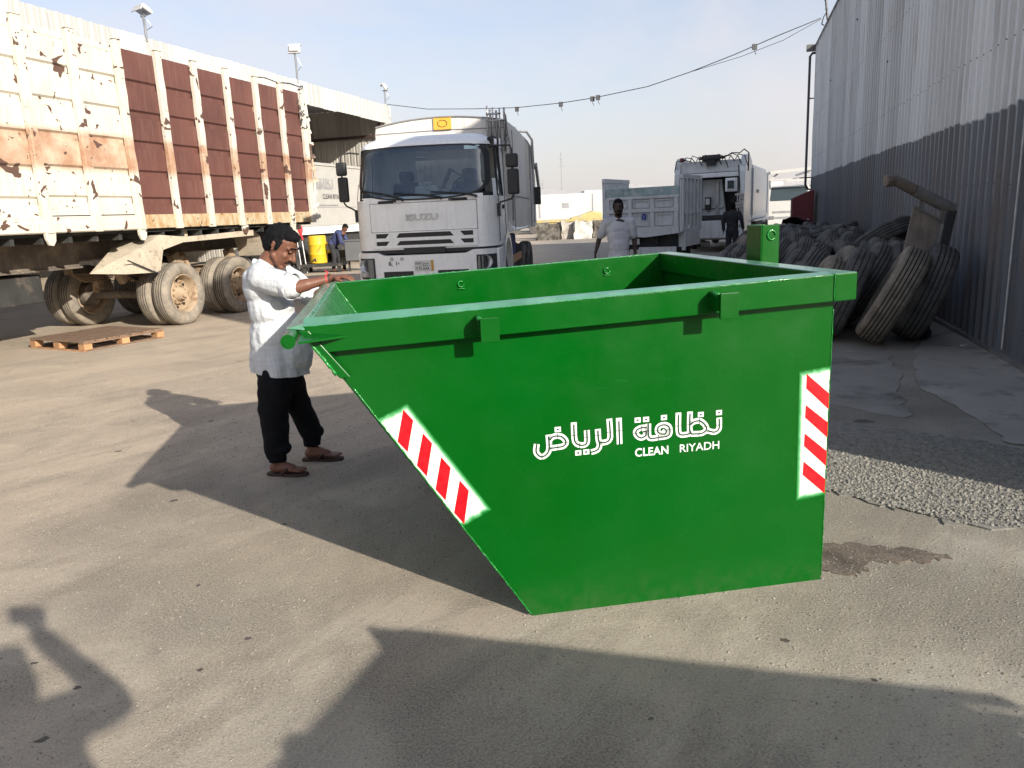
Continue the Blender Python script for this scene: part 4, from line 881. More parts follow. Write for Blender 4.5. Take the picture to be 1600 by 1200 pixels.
# ================================================================ white garbage truck facing the camera; local x = right, y = back
K = thing('garbage_truck', 'white cab-over garbage truck facing the camera behind the skip, number plate on its bumper', 'truck', (-1.29, 12.5, 0), radians(-6.5))
def lerp(a, b_, t): return a + (b_ - a) * max(0, min(1, t))
def hw(z): return 1.16 - (.07 * max(0, min(1, (z - 1.9) / .85))) - (0.20 * max(0, (z - 2.75) / .19) ** 2.0)
def f0(z): return (.24 * max(0, (z - 1.93) / .82) if z < 2.75 else .24 + .42 * ((z - 2.75) / .19) ** 1.6) if z > 1.93 else (.0 if z > 1.1 else 0)
def fy_(x, z): h = hw(z); a = abs(x) / h; return f0(z) + .05 * a * a + .27 * max(0, (a - .76) / .24) ** 2.3
def slab(name, m, x0, x1, zb, zt, o0, o1, parent=None, nx=24, nz=4, skew=0, smooth=True, edge_only=False):
    """a plate that follows the curved cab front, between offsets o0 (back) and o1 (front)"""
    zb_ = zb if callable(zb) else (lambda x: zb); zt_ = zt if callable(zt) else (lambda x: zt)
    def pt(i, j, o):
        x = x0 + (x1 - x0) * i / nx; z = zb_(x) + (zt_(x) - zb_(x)) * j / nz; x += skew * (j / nz - .5); return (x, fy_(x, z) - o, z)
    P = MB(); w = nx + 1; k = w * (nz + 1)
    P.v = [pt(i, j, o1) for j in range(nz + 1) for i in range(w)] + [pt(i, j, o0) for j in range(nz + 1) for i in range(w)]
    P.f = [(j * w + i, j * w + i + 1, (j + 1) * w + i + 1, (j + 1) * w + i) for j in range(nz) for i in range(nx)]
    ring = [i for i in range(w)] + [j * w + nx for j in range(1, nz + 1)] + [nz * w + i for i in range(nx - 1, -1, -1)] + [j * w for j in range(nz - 1, 0, -1)]
    P.f += [(ring[i], ring[(i + 1) % len(ring)], k + ring[(i + 1) % len(ring)], k + ring[i]) for i in range(len(ring))]
    return P.build(name, m, parent or K, auto=35)
def outline(z, yb, nf=40):
    h = hw(z); o = [(-h, yb), (-h, yb * .6 + .4 * fy_(h, z))]
    for i in range(nf + 1):
        a = -1 + 2 * i / nf; a = (abs(a) ** .8) * (1 if a > 0 else -1); x = a * h; o.append((x, fy_(x, z)))
    return o + [(h, yb * .6 + .4 * fy_(h, z)), (h, yb)]
def shell(P, zs, yb, sel=None):
    rows = [outline(z, yb) for z in zs]; n_ = len(rows[0])
    P.add([(x, y, z) for r_, z in zip(rows, zs) for x, y in r_], [(j * n_ + i, j * n_ + i + 1, (j + 1) * n_ + i + 1, (j + 1) * n_ + i) for j in range(len(zs) - 1) for i in range(n_ - 1) if sel is None or sel(rows[j][i], rows[j][i + 1])])
P = MB(); shell(P, [1.14, 1.3, 1.6, 1.8, 1.93], 1.75)
shell(P, [2.735, 2.75, 2.78, 2.82, 2.86, 2.90, 2.925, 2.94], 1.75)
r_ = outline(2.94, 1.75); P.add([(x, y, 2.94 + 0) for x, y in r_], [tuple(range(len(r_)))])
shell(P, [1.93, 2.2, 2.5, 2.735], 1.75, lambda a, b_: (abs(a[0]) > .955 * hw(2) and abs(b_[0]) > .955 * hw(2) and (a[1] < .62 and b_[1] < .62)) )
for s in (-1, 1):
    h = 1.12 * s; P.prism([(1.2, 1.93), (1.75, 1.93), (1.75, 2.74), (1.2, 2.74)], lambda a, b_, d: (d * (1.145 if b_ < 2 else 1.085), a, b_), s * .97, s)
P.box(-1.1, 1.1, 1.70, 1.745, 1.14, 2.18); P.box(-1.1, -.45, 1.70, 1.745, 2.18, 2.62); P.box(.55, 1.1, 1.70, 1.745, 2.18, 2.62); P.box(-1.09, 1.09, 1.70, 1.745, 2.62, 2.93)
P.build('cab_shell', 'white_truck', K, auto=40)
# windscreen with a wide black border that rounds its corners
WX, WZ0, WZ1 = 1.065, 1.955, 2.755
def wsp(t, r):        # superellipse outline, t angle, r 0..1
    c, s = cos(t), sin(t); n_ = 7.0; k = (abs(c) ** n_ + abs(s) ** n_) ** (-1 / n_)
    x = c * k * r; z = s * k * r
    zz = lerp(WZ0, WZ1, (z + 1) / 2) - (.0 if z > 0 else .05 * (1 - abs(x) ** 2) * -z) + (.10 * abs(x) ** 4 * (-z) if z < 0 else -.03 * abs(x) ** 3 * z)
    xx = x * lerp(WX, WX - .035, (z + 1) / 2); return xx, zz
def ws_ring(P, r0, r1, off, n_=96, m_=3):
    P.grid(lambda u, v: (lambda q: (q[0], fy_(q[0], q[1]) - off, q[1]))(wsp(2 * pi * u, r0 + (r1 - r0) * v)), n_, m_, True)
P = MB(); ws_ring(P, .945, 1.012, .012); ws_ring(P, 1.012, 1.02, .008, 96, 1); P.build('windscreen_seal', 'black_plastic', K, True)
P = MB(); ws_ring(P, .02, .96, .006, 96, 14); P.build('windscreen', 'glass', K, True)
P = MB(); shell(P, [1.90, 1.93, 1.97], 0.4, lambda a, b_: abs(a[0]) < 1.0 and abs(b_[0]) < 1.0); P.v = [(x, y - .002, z) for x, y, z in P.v]; P.build('cowl', 'white_truck', K, True)
slab('sun_visor_strip', 'interior', -1.02, 1.02, 2.66, 2.75, -.05, -.03)
slab('windscreen_sticker', 'sky_sticker', .68, .92, 2.655, 2.715, .007, .010)
for s in (-1, 1):
    P = MB(); P.add([(s * 1.135, .56, 1.98), (s * 1.135, 1.2, 1.94), (s * 1.085, 1.2, 2.72), (s * 1.10, .72, 2.72)], [(0, 1, 2, 3)]); P.build('side_window', 'glass', K)
    P = MB(); P.tube([(s * 1.14, .50, 1.95), (s * 1.145, 1.2, 1.93), (s * 1.09, 1.2, 2.73), (s * 1.105, .66, 2.73), (s * 1.14, .50, 1.95)], .018, 6); P.build('window_seal', 'black_plastic', K)
    P = MB(); P.tube([(s * 1.165, .45, 1.93), (s * 1.168, .42, 1.2)], .006, 5); P.build('door_seam', 'black_plastic', K); P = MB(); P.tube([(s * 1.165, 1.3, 2.7), (s * 1.172, 1.32, 1.2)], .006, 5); P.build('door_seam', 'black_plastic', K)
    P = MB(); P.box(min(s * 1.16, s * 1.19), max(s * 1.16, s * 1.19), .95, 1.12, 1.72, 1.79); P.build('door_handle', 'black_plastic', K, bevel=.01)
# cab interior
P = MB(); P.box(-1.05, 1.05, .42, .75, 1.75, 2.0); P.box(.35, .85, .5, .8, 1.98, 2.07); P.build('dashboard', 'interior', K, bevel=.03)
P = MB(); cx_, cy_, cz_ = .60, .72, 2.10
P.tube([(cx_ + cos(t) * .22, cy_ + sin(t) * .12, cz_ + sin(t) * .17) for t in [i * 2 * pi / 24 for i in range(25)]], .016, 6); P.bar((cx_ - .2, cy_, cz_), (cx_ + .2, cy_, cz_), .03); P.bar((cx_, cy_, cz_), (cx_, cy_ - .1, cz_ - .2), .05); P.build('steering_wheel', 'black_plastic', K, True)
for x0 in (.35, -.75):
    P = MB(); P.box(x0, x0 + .5, 1.1, 1.25, 1.5, 2.22); P.box(x0 + .12, x0 + .38, 1.12, 1.22, 2.22, 2.42); P.box(x0, x0 + .5, .85, 1.2, 1.45, 1.58); P.build('seat', 'seat', K, bevel=.05)
P = MB(); P.box(-.32, .1, .9, 1.2, 1.9, 2.16); P.box(-.28, 0, 1.0, 1.2, 2.14, 2.24); P.build('heap_of_rags', 'rag', K, bevel=.06)
P = MB(); P.bar((.15, 1.0, 2.1), (.32, .95, 2.42), .09, .05); P.bar((.32, .95, 2.40), (.62, .9, 2.22), .03); P.build('mirror_arm_inside', 'seat', K, bevel=.02)
P = MB(); P.box(-.16, .02, .46, .5, 2.56, 2.62); P.build('inner_mirror', 'steel', K, bevel=.02)
# front: panel, grille, gap, bumper
slab('front_panel', 'white_truck', -.86, .86, 1.43, 1.868, -.01, .013)
slab('panel_seam', 'black_plastic', -.868, .868, 1.420, 1.876, -.01, .003)
slab('grille_recess', 'black_plastic', -.83, .83, 1.185, 1.405, -.01, .004)
for z0, z1 in ((1.279, 1.331), (1.17, 1.212), (1.402, 1.424)): slab('grille_bar', 'white_truck', -.85, .85, z0, z1, -.01, .03)
for a, b_, sk in ((-.60, -.43, .06), (.45, .61, -.06)):
    for z0, z1 in ((1.33, 1.404), (1.21, 1.28)): slab('grille_block', 'white_truck', a, b_, z0, z1, -.01, .027, skew=sk, nx=4)
for a, b_ in ((-.86, -.79), (.79, .86)): slab('grille_block', 'white_truck', a, b_, 1.17, 1.42, -.01, .026, nx=3)
slab('lower_grille', 'black_plastic', -.34, .33, 1.075, 1.165, -.01, .045)
slab('gap_shadow_strip', 'black_plastic', -1.13, 1.13, 1.08, 1.145, -.06, -.012)
def bt(x): return 1.105 - .05 * max(0, min(1, (.78 - abs(x)) / .12))
slab('bumper', 'white_truck', -1.155, 1.155, .60, bt, -.1, .075, nx=60, nz=6)
P = MB()
for s in (-1, 1): P.box(min(s * 1.08, s * 1.17), max(s * 1.08, s * 1.17), .2, .75, .6, 1.10)
P.build('bumper_end', 'white_truck', K, bevel=.015)
for a, b_ in ((-.69, -.20), (.20, .70)): slab('bumper_opening', 'black_plastic', a, b_, .64, .80, 0, .078, nx=8)
for s in (-1, 1):
    a, b_ = sorted((s * .83, s * 1.13)); h = slab('headlight', 'black_plastic', a, b_, .69, 1.02, .0, .083, nx=10)
    xc = s * .975; P = MB()
    for dx, dz, r in ((-.02 * s, .045, .100),):
        yc = fy_(xc, .9) - .09
        P.lathe([(.05, .012), (.048, r * .4), (.035, r * .75), (.0, r), (-.012, r * 1.05)], 26, 'y', Matrix.Translation((xc + dx, yc, .86 + dz)) @ Matrix.Diagonal((1.25, 1, 1.05, 1)))
    P.build('reflector', 'reflector', h, auto=25)
    P = MB()
    P.cyl((xc - .02 * s, yc - .004, .905), (xc - .02 * s, yc + .04, .905), .026, .03, 14); P.build('bulb', 'black_plastic', h, auto=40)
    P = MB(); P.box(xc - .11, xc + .11, yc + .0, yc + .02, .72, .80); P.build('indicator', 'steel', h, bevel=.01)
    slab('headlight_lens', 'lamp_glass', a + .02, b_ - .02, .71, 1.0, .10, .104, h, nx=8)
MT['steel_dark'] = mat('darkened_chrome', (0.42, 0.43, 0.44), 0.22, 0.85, var=0.1)
# maker's name in raised letters, number plate, marks on the bumper
yN = lambda x, z, o: fy_(x, z) - o
def ftext(name, body, size, m, x, z, o, sx=1, bold=0, ext=.0, parent=None, align='LEFT', sp=1.0):
    return text(name, body, size, m, parent or K, Matrix.Translation((x, yN(x + .05, z, o), z)) @ Matrix.Rotation(pi / 2, 4, 'X'), bold, sx, align, ext, sp)
ftext('raised_maker_letters', 'ISUZU', .135, 'steel_dark', -.285, 1.60, .022, 1.42, .0030, .010, sp=1.0)
np_ = slab('number_plate', 'plate_white', -.175, .135, .795, .965, .078, .086, nx=4)
slab('amber_strip', 'amber', .095, .135, .797, .963, .084, .0875, np_, nx=2)
ftext('plate_lettering', '\u0667\u0661\u0667\u0662 \u062d\u062d\u0627', .062, 'print_dark', -.165, .895, .0885, .95, .0012, parent=np_)
ftext('plate_lettering', '7172 AAA', .062, 'print_dark', -.165, .815, .0885, .88, .0012, parent=np_)
slab('plate_line', 'print_dark', -.17, .09, .876, .879, .084, .0872, np_, nx=3)
ftext('bumper_marks', '0,  1+', .085, 'print_dark', -.60, .90, .0795, 1.0, .003)
P = MB()
for x in (-.545, -.375): P.tube([(x + cos(t) * .022, yN(x, 1.0, .085), 1.0 + sin(t) * .02) for t in [i * 2 * pi / 12 for i in range(13)]], .006, 5)
P.build('bumper_marks', 'print_grey', K)
for a, b_ in (((-.98, 2.07), (-.31, 1.925)), ((-.46, 2.0), (.31, 1.93)), ((.14, 2.0), (.86, 1.935))):
    P = MB(); n_ = 6; ps = [(lerp(a[0], b_[0], i / n_), 0, lerp(a[1], b_[1], i / n_) + .03 * sin(pi * i / n_)) for i in range(n_ + 1)]
    P.tube([(x, fy_(x, z) - .045, z) for x, _, z in ps], [.008, .009, .010, .012, .014, .017, .02], 6)
    P.tube([(x, fy_(x, z + .02) - .022, z + .015) for x, _, z in [(lerp(a[0], b_[0], -.08 + .62 * i / 6), 0, lerp(a[1], b_[1], .62 * i / 6) + .02) for i in range(7)]], .007, 5)
    P.cyl((b_[0], fy_(b_[0], 1.93) + .01, b_[1] - .01), (b_[0], fy_(b_[0], 1.93) - .06, b_[1] - .01), .024, .02, 10); P.build('wiper', 'black_plastic', K)
for x in (-.57, .57):
    P = MB(); P.tube([(x - .14, yN(x - .14, 1.9, -.0), 1.893), (x - .13, yN(x - .13, 1.9, .04), 1.90), (x + .13, yN(x + .13, 1.9, .04), 1.903), (x + .14, yN(x + .14, 1.9, 0), 1.898)], .014, 7); P.box(x - .15, x + .15, yN(x, 1.9, .004), yN(x, 1.9, -.02), 1.865, 1.895); P.build('grab_handle', 'black_plastic', K)
for s, xa, xb in ((-1, -1.385, -1.215), (1, 1.345, 1.54)):
    P = MB(); P.box(xa, xb, .06, .15, 2.335, 2.545); o = P.build('upper_mirror', 'black_plastic', K, bevel=.03)
    P = MB(); P.box(xa + .015, xb + .005, .05, .15, 1.925, 2.315); o = P.build('lower_mirror', 'black_plastic', K, bevel=.03)
    xm = (xa + xb) / 2
    P = MB(); P.tube([(s * 1.07, .35, 2.68), (s * 1.18, .22, 2.69), (xm - s * .02, .12, 2.67), (xm, .11, 2.60), (xm, .11, 2.4), (xm + s * .01, .1, 2.1), (xm, .11, 1.91), (xm - s * .03, .13, 1.86), (s * 1.22, .25, 1.82), (s * 1.17, .36, 1.76)], .014, 7); P.box(min(s * 1.14, s * 1.2), max(s * 1.14, s * 1.2), .3, .42, 1.60, 1.80); P.build('mirror_arm', 'black_plastic', K)
P = MB(); P.tube([(1.03, .5, 2.83), (1.12, .42, 2.84), (1.2, .42, 2.8), (1.17, .55, 2.5), (1.18, .6, 2.1)], .018, 7); P.box(1.02, 1.12, .5, .6, 2.72, 2.82); P.build('grab_rail', 'black_plastic', K)
# under the cab: chassis, wheels, arches
P = MB(); P.box(-.5, -.4, .4, 7.0, .75, 1.0); P.box(.4, .5, .4, 7.0, .75, 1.0); P.box(-1.0, 1.0, .3, 1.8, .65, 1.13); P.build('chassis', 'dark_steel', K)
for y, xs in ((1.25, (1.0,)), (4.6, (1.08, .76)), (5.9, (1.08, .76))):
    for s in (-1, 1):
        for j, x in enumerate(xs):
            w_ = inst('wheel', tm_black, K, (s * x, y, .5), (0, 0, 0 if (s > 0) == (j == 0) else pi)); inst('rim', rm_tk, w_)
for s in (-1, 1):
    P = MB(); n_ = 14
    def arch(u, v): t = pi * (.08 + .84 * u); r = .60 + .02 * v; return (s * (1.0 + .21 * v), 1.25 - cos(t) * r * 1.02, .52 + sin(t) * r * 1.15)
    P.grid(arch, n_, 3); P.grid(lambda u, v: (s * 1.21, 1.25 - cos(pi * (.08 + .84 * u)) * (.62 + .10 * v), .52 + sin(pi * (.08 + .84 * u)) * (.62 + .10 * v) * 1.15), n_, 2)
    P.build('wheel_arch', 'white_truck', K, True)
    P = MB(); P.add([(s * 1.12, 1.8, 1.52), (s * 1.27, 1.8, 1.34), (s * 1.27, 6.9, 1.34), (s * 1.12, 6.9, 1.52), (s * 1.12, 1.8, 1.30), (s * 1.12, 6.9, 1.30)], [(0, 1, 2, 3), (0, 4, 1), (3, 2, 5), (4, 5, 2, 1)]); P.build('side_ledge', 'white_truck', K)
    P = MB(); P.box(min(s * 1.14, s * 1.17), max(s * 1.14, s * 1.17), 2.0, 4.0, .72, .86); P.build('side_guard', 'wood_end', K)
    P = MB(); P.box(min(s * .55, s * 1.1), max(s * .55, s * 1.1), 2.1, 3.6, .55, 1.25); P.build('fuel_tank', 'blue_cloth', K, bevel=.05)
# body
def bodysec(y, top, half, zb=1.32):
    o = [(-half, zb), (-half, top - .25)]
    for i in range(13): a = -1 + i / 6; o.append((a * half * .985, top - .125 * a * a - .02 * a ** 8))
    return o + [(half, top - .25), (half, zb)]
secs = [(1.95, 3.38, 1.20), (1.96, 3.38, 1.215), (3.0, 3.38, 1.25), (4.4, 3.38, 1.25), (5.3, 3.36, 1.25), (5.31, 3.33, 1.30), (6.4, 3.26, 1.30), (6.9, 2.7, 1.30), (7.1, 1.8, 1.28)]
P = MB(); n_ = None
for y, t_, h_ in secs: r_ = bodysec(y, t_, h_); n_ = len(r_); P.v += [(x, y, z) for x, z in r_]
P.f = [(j * n_ + i, j * n_ + i + 1, (j + 1) * n_ + i + 1, (j + 1) * n_ + i) for j in range(len(secs) - 1) for i in range(n_ - 1)] + [tuple(range(n_)), tuple(range(len(P.v) - n_, len(P.v)))]
P.build('hopper_body', 'grey_body', K, auto=25)
P = MB(); P.tube([(a * 1.19, 1.93, 3.375 - .125 * a * a) for a in [-1 + i / 10 for i in range(21)]], .012, 6); P.tube([(-1.19, 1.945, 3.13), (0, 1.94, 3.15), (1.19, 1.945, 3.13)], .008, 5)
for y in (5.3,): P.tube([(1.262 if y < 5.3 else 1.312, y, 1.34), (1.262 if y < 5.3 else 1.312, y, 3.1), (1.2, y, 3.27)], .012, 5)
P.tube([(1.262, 2.1, 1.34), (1.262, 2.1, 3.1)], .01, 5); P.tube([(1.315, 5.5, 3.1), (1.32, 5.9, 2.6), (1.32, 6.05, 2.0), (1.318, 6.0, 1.4)], .012, 5); P.tube([(1.262, 2.2, 1.95), (1.262, 5.3, 1.95)], .008, 5)
P.build('panel_seam', 'print_grey', K)
op = MB(); op.box(-.12, .20, 1.915, 1.925, 3.145, 3.36); op = op.build('orange_plate', 'orange_plate', K)
P = MB(); P.tube([(.04 + cos(t) * .085, 1.912, 3.255 + sin(t) * .058) for t in [i * 2 * pi / 24 for i in range(25)]], .006, 5)
for a in ((-.115, 3.15), (-.115, 3.355)): P.bar((a[0], 1.913, a[1]), (.195, 1.913, a[1]), .006)
P.build('circle_mark', 'purlin', op)
P = MB(); rn = random.Random(2)
for k, (x, z1) in enumerate(((.86, 3.50), (.91, 3.44), (.96, 3.47), (1.02, 3.42), (1.08, 3.45), (1.16, 3.46))):
    P.tube([(x, 1.86 + .03 * (k % 2), 2.72), (x, 1.86 + .03 * (k % 2), z1 - .1), (x + .0, 1.88, z1)], .02 if k % 2 else .014, 7)
P.bar((.84, 1.86, 3.25), (1.2, 1.86, 3.25), .03); P.bar((.84, 1.86, 3.36), (1.1, 1.86, 3.36), .03); P.tube([(1.0, 1.86, 2.78), (1.14, 1.9, 2.86), (1.2, 1.95, 3.0)], .03, 7)
P.tube([(1.18, 1.9, 3.35), (1.23, 1.95, 2.9), (1.25, 1.97, 2.2), (1.24, 1.97, 1.5)], .014, 6); P.build('exhaust_pipes', 'steel', K, True)
P = MB(); P.tube([(.6, 5.6, 3.42), (.95, 5.6, 3.43), (1.22, 5.8, 3.42), (1.33, 5.9, 3.25), (1.34, 5.95, 2.6)], .03, 7)
for x in (.7, .78, .92, 1.0): P.bar((x, 5.6, 3.30), (x, 5.6, 3.52), .03)
P.bar((.5, 5.6, 3.36), (1.05, 5.6, 3.36), .06); P.bar((1.35, 6.6, 2.75), (1.38, 7.0, 2.2), .06, .12); P.build('tailgate_pipes', 'steel', K)
P = MB(); P.box(1.30, 1.46, 6.3, 6.4, 1.82, 2.22); P.build('rear_lamp_bracket', 'black_plastic', K, bevel=.01)

# ================================================================ garbage truck body seen between trailer and white truck
B = thing('garbage_truck', 'parked cream garbage truck with grey lettering on its side, between trailer and white truck', 'truck', Lp(-14.3, 4.7, -.12), -AZL)
P = MB(); P.box(-2.45, 0, 18.6, 25.6, 1.62, 3.80); P.build('hopper_body', 'cream_body', B, bevel=.04)
P = MB(); P.box(-2.46, .03, 18.5, 25.7, 1.36, 1.618); P.build('side_rail', 'white_truck', B, bevel=.01)
P = MB(); P.box(-.06, .035, 18.6, 25.6, 3.74, 3.83); P.bar((.012, 18.6, 2.30), (.012, 25.6, 2.30), .02); P.build('top_rail', 'cream_body', B)
for k in range(9): P = MB(); P.bar((.03, 20.4 + .16 * k, 2.36), (.03, 20.48 + .16 * k, 2.36), .015, .04); P.build('small_print_mark', 'print_grey', B)
MX3 = Matrix.Translation((.0, 20.2 - 3.6 * .437, 2.93 - .71 * 3.6)) @ Matrix(((0, -1, 0, 0), (3.6, 0, 0, 0), (0, 0, 3.6, 0), (0, 0, 0, 1)))
A_, D_ = ARAB, DOTS; ARAB = [s_ for s_ in ARAB if s_[0][0] > .42]; DOTS = [d for d in DOTS if d[0] > .42]; C_ = CUTS; CUTS = []
lettering(B, -.008, 'print_grey', 'cream_body', MX3)
ARAB, DOTS, CUTS = A_, D_, C_
text('english_lettering', 'CLEAN RIYADH', .24, 'print_dark', B, Matrix.Translation((.008, 20.72, 2.58)) @ Matrix.Rotation(pi / 2, 4, 'Z') @ Matrix.Rotation(pi / 2, 4, 'X'), bold=.004, sx=.9)
P = MB(); P.box(-2.3, -.15, 18.8, 25.4, .7, 1.35); P.build('chassis', 'dark_steel', B)
P = MB(); P.box(-2.4, -.05, 25.9, 27.7, .9, 2.9); P.build('cab', 'white_truck', B, bevel=.15)
for u in (18.6, 24.4, 26.9):
    for x in (-.2, -2.2): w_ = inst('wheel', tm_black, B, (x, u, .5)); inst('rim', rm_tk, w_)
# ================================================================ the heap of old tyres leaning on the warehouse
big_a = sharp(tyre_mesh('tyre', .56, .30, 'tyre_brown', 1, 5, 72), 30); big_b = sharp(tyre_mesh('tyre', .55, .30, 'tyre', 0, 4, 64), 30); big_c = sharp(tyre_mesh('tyre', .54, .28, 'tyre', 1, 3, 72), 30); plain = sharp(tyre_mesh('tyre', .52, .28, 'tyre', 0, 4, 48), 30); brown = sharp(tyre_mesh('tyre', .52, .27, 'tyre_brown', 0, 3, 48), 30)
rn = random.Random(31)
def put_tyre(me, n_, u, lean, yaw, label, dz=0, R=.53, w=.28):
    o = bpy.data.objects.new('old_tyre', me); C.objects.link(o); t = radians(abs(lean))
    z = R * cos(t) + w / 2 * sin(t) - .01 + dz
    o.location = Lp(n_ + R * sin(radians(lean)), u, z); o.rotation_euler = (rn.uniform(0, 6), radians(lean), -AZL + radians(yaw))
    return tag(o, label, 'tyre', 'old truck tyres heaped along the grey wall')
put_tyre(big_a, 1.42, 9.35, 27, -9, 'brown dusty truck tyre with blocky worn tread, nearest in the leaning heap beside the skip', 0, .56, .3)
put_tyre(big_b, 1.85, 9.60, 21, -7, 'dark ribbed tyre between the brown dusty tyre and the leaning scrap frame', 0, .55, .3)
put_tyre(big_c, 1.04, 9.75, 22, -8, 'black tyre with coarse tread just left of the brown dusty tyre, half behind the skip', 0, .54, .28)
put_tyre(brown, .62, 9.95, 34, 0, 'brown-tinged tyre leaning low behind the rear corner of the skip', 0, .52, .28)
put_tyre(plain, .15, 10.2, 46, 20, 'grey tyre lying nearly flat just right of the green hook post')
ORD = ['first', 'second', 'third', 'fourth', 'fifth', 'sixth', 'seventh', 'eighth', 'ninth', 'tenth', 'eleventh', 'twelfth', 'thirteenth']
rows = [10.75, 11.8, 12.85, 13.9, 15.0, 16.1, 17.2, 18.3, 19.4, 20.5, 21.6, 22.7]
for k, u in enumerate(rows):
    n0 = (-.55 if k < 5 else -.2 if k < 8 else .3) + rn.uniform(-.1, .1); n_ = n0
    rank = []
    while n_ < 2.05:
        ln = rn.uniform(14, 34) if n_ > .4 else rn.uniform(28, 50)
        me = rn.choice((plain, plain, big_c, brown, plain, big_b))
        rank.append(put_tyre(me, n_, u + rn.uniform(-.12, .12), ln, rn.uniform(-14, 12), 'x', rn.uniform(0, .05)))
        n_ += rn.uniform(.33, .42) * (1.25 if ln > 36 else 1)
    for j, o in enumerate(rank[::-1]): o['label'] = f"{'dusty brown' if o.data == brown else 'worn black'} tyre, {ORD[j]} from the wall in the {ORD[k + 1]} rank of the leaning heap"
for n_, u, ln, yw, dz, lb in ((1.1, 16.8, 74, 10, .62, 'middle of the heap'), (1.7, 19.0, 66, -20, .5, 'far part of the heap close to the wall'), (.9, 20.2, 70, 30, .45, 'farthest part of the heap'), (1.75, 13.2, 55, -40, .55, 'near part of the heap close to the wall')):
    put_tyre(plain, n_, u, ln, yw, 'tyre lying flat on top of the ' + lb, dz)

# scrap frame that leans on the wall: beam, board, post
F = thing('scrap_stand', 'scrap steel frame with grey round beam, grimy board and black post leaning on the wall', 'scrap stand', Lp(0, 9.8), -AZL)
P = MB(); P.cyl((1.92, -.0, 1.68), (2.33, .06, 1.45), .064, .068, 18); P.build('round_beam', 'beam_grey', F, auto=40)
P = MB(); P.cyl((1.68, -.02, 1.815), (1.915, 0, 1.683), .058, .062, 12); P.build('rusty_beam_end', 'brown_steel', F, auto=40)
P = MB(); P.cyl((1.60, -.05, 1.80), (1.70, -.02, 1.80), .07, .066, 8); P.build('beam_cap', 'brown_steel', F, bevel=.01)
P = MB(); P.prism([(1.915, 1.50), (2.19, 1.345), (2.09, .60), (1.80, .72)], lambda a, b_, d: (a, d, b_), .0, .04); P.build('board', 'board', F, bevel=.004)
P = MB(); P.bar((1.915, -.005, 1.505), (2.195, -.005, 1.35), .03, .02); P.bar((2.0, .03, 1.62), (2.0, .03, 1.42), .05); P.bar((2.24, .04, 1.5), (2.22, .04, 1.3), .06); P.build('board_edge', 'beam_grey', F)
P = MB(); P.bar((2.31, .06, 1.45), (2.10, .0, .08), .13, .10); P.build('post', 'black_plastic', F, bevel=.01)
P = MB(); P.cyl((2.04, -.12, .07), (2.14, -.02, .07), .065, .06, 14); P.cyl((2.04, -.12, .07), (2.03, -.14, .07), .03, .03, 10); P.build('foot', 'black_plastic', F, bevel=.008)
P = MB(); rn2 = random.Random(1); sc = [(2.42 + cos(2 * pi * i / 9) * .06 * rn2.uniform(.7, 1.2), cos(1) * .0 + sin(2 * pi * i / 9) * .03) for i in range(9)]
P.prism([(a - 2.42, b_) for a, b_ in sc], lambda a, b_, d: (a, b_, d), 0.0, .014); o = P.build('paper_scrap', 'rag', None, loc=Lp(2.40, 9.25, .01), rot=(0, 0, .4)); tag(o, 'crumpled white scrap on the ground at the foot of the wall', 'litter')

# red cabinet, dark tarpaulin
rc = thing('red_cabinet', 'dark red steel cabinet with sloped lid by the far corner of the warehouse', 'cabinet', Lp(2.05, 28.2), -AZL)
P = MB(); P.prism([(-.28, 0), (.4, 0), (.4, 1.98), (.1, 1.88), (-.28, 1.72)], lambda a, b_, d: (a, d, b_), -.3, .5); P.build('body', 'red_steel', rc, bevel=.02)
P = MB(); P.box(-.22, .32, -.315, -.302, .2, 1.5); d_ = P.build('door', 'red_steel', rc, bevel=.005); P = MB(); P.box(.2, .26, -.34, -.316, .9, 1.05); P.build('handle', 'steel', d_)
tp = MB(); tp.grid(lambda u, v: (-.35 + 1.2 * u, .9 * v, .86 + .22 * sin(3 * u + 1) * (1 - v) + .08 * mnoise.noise(Vector((u * 6, v * 5, 2)))), 24, 12)
o = tp.build('tarpaulin', 'black_cloth', None, True, loc=Lp(1.6, 23.4, .1), rot=(0, 0, -AZL)); s_ = o.modifiers.new('s', 'SOLIDIFY'); s_.thickness = .03; tag(o, 'crumpled black tarpaulin thrown over the far end of the tyre heap', 'tarpaulin')

# ================================================================ dump truck, seen from behind
D = thing('dump_truck', 'old white dump truck seen from behind, teal strip on tailgate and blue sticker', 'truck', (3.94, 22.5, 0), radians(-28))
P = MB(); P.box(-1.08, 1.08, .04, .08, .98, 2.18); P.build('tailgate_panel', 'old_white', D)
P = MB(); P.box(-1.08, 1.08, .0, .038, 1.97, 2.20); P.build('tailgate_strip', 'teal', D, bevel=.01)
for z0, z1 in ((.94, 1.08), (1.50, 1.60), (1.88, 1.965)): P = MB(); P.box(-1.08, 1.08, -.02, .038, z0, z1); P.build('tailgate_rib', 'old_white', D, bevel=.008)
for x in (-1.04, -.36, .30, 1.0): P = MB(); P.box(x - .06, x + .06, -.015, .039, 1.0815, 1.878); P.build('tailgate_rib', 'old_white', D, bevel=.008)
for x0 in (-.93, -.25, .42):
    for z0 in (1.14, 1.65):
        P = MB(); a, b_, c, d = x0, x0 + .46, z0, z0 + (.30 if z0 < 1.5 else .18)
        for q in (((a, c), (b_, c)), ((b_, c), (b_, d)), ((b_, d), (a, d)), ((a, d), (a, c))): P.bar((q[0][0], .02, q[0][1]), (q[1][0], .02, q[1][1]), .03)
        P.build('pressed_panel_frame', 'old_white', D)
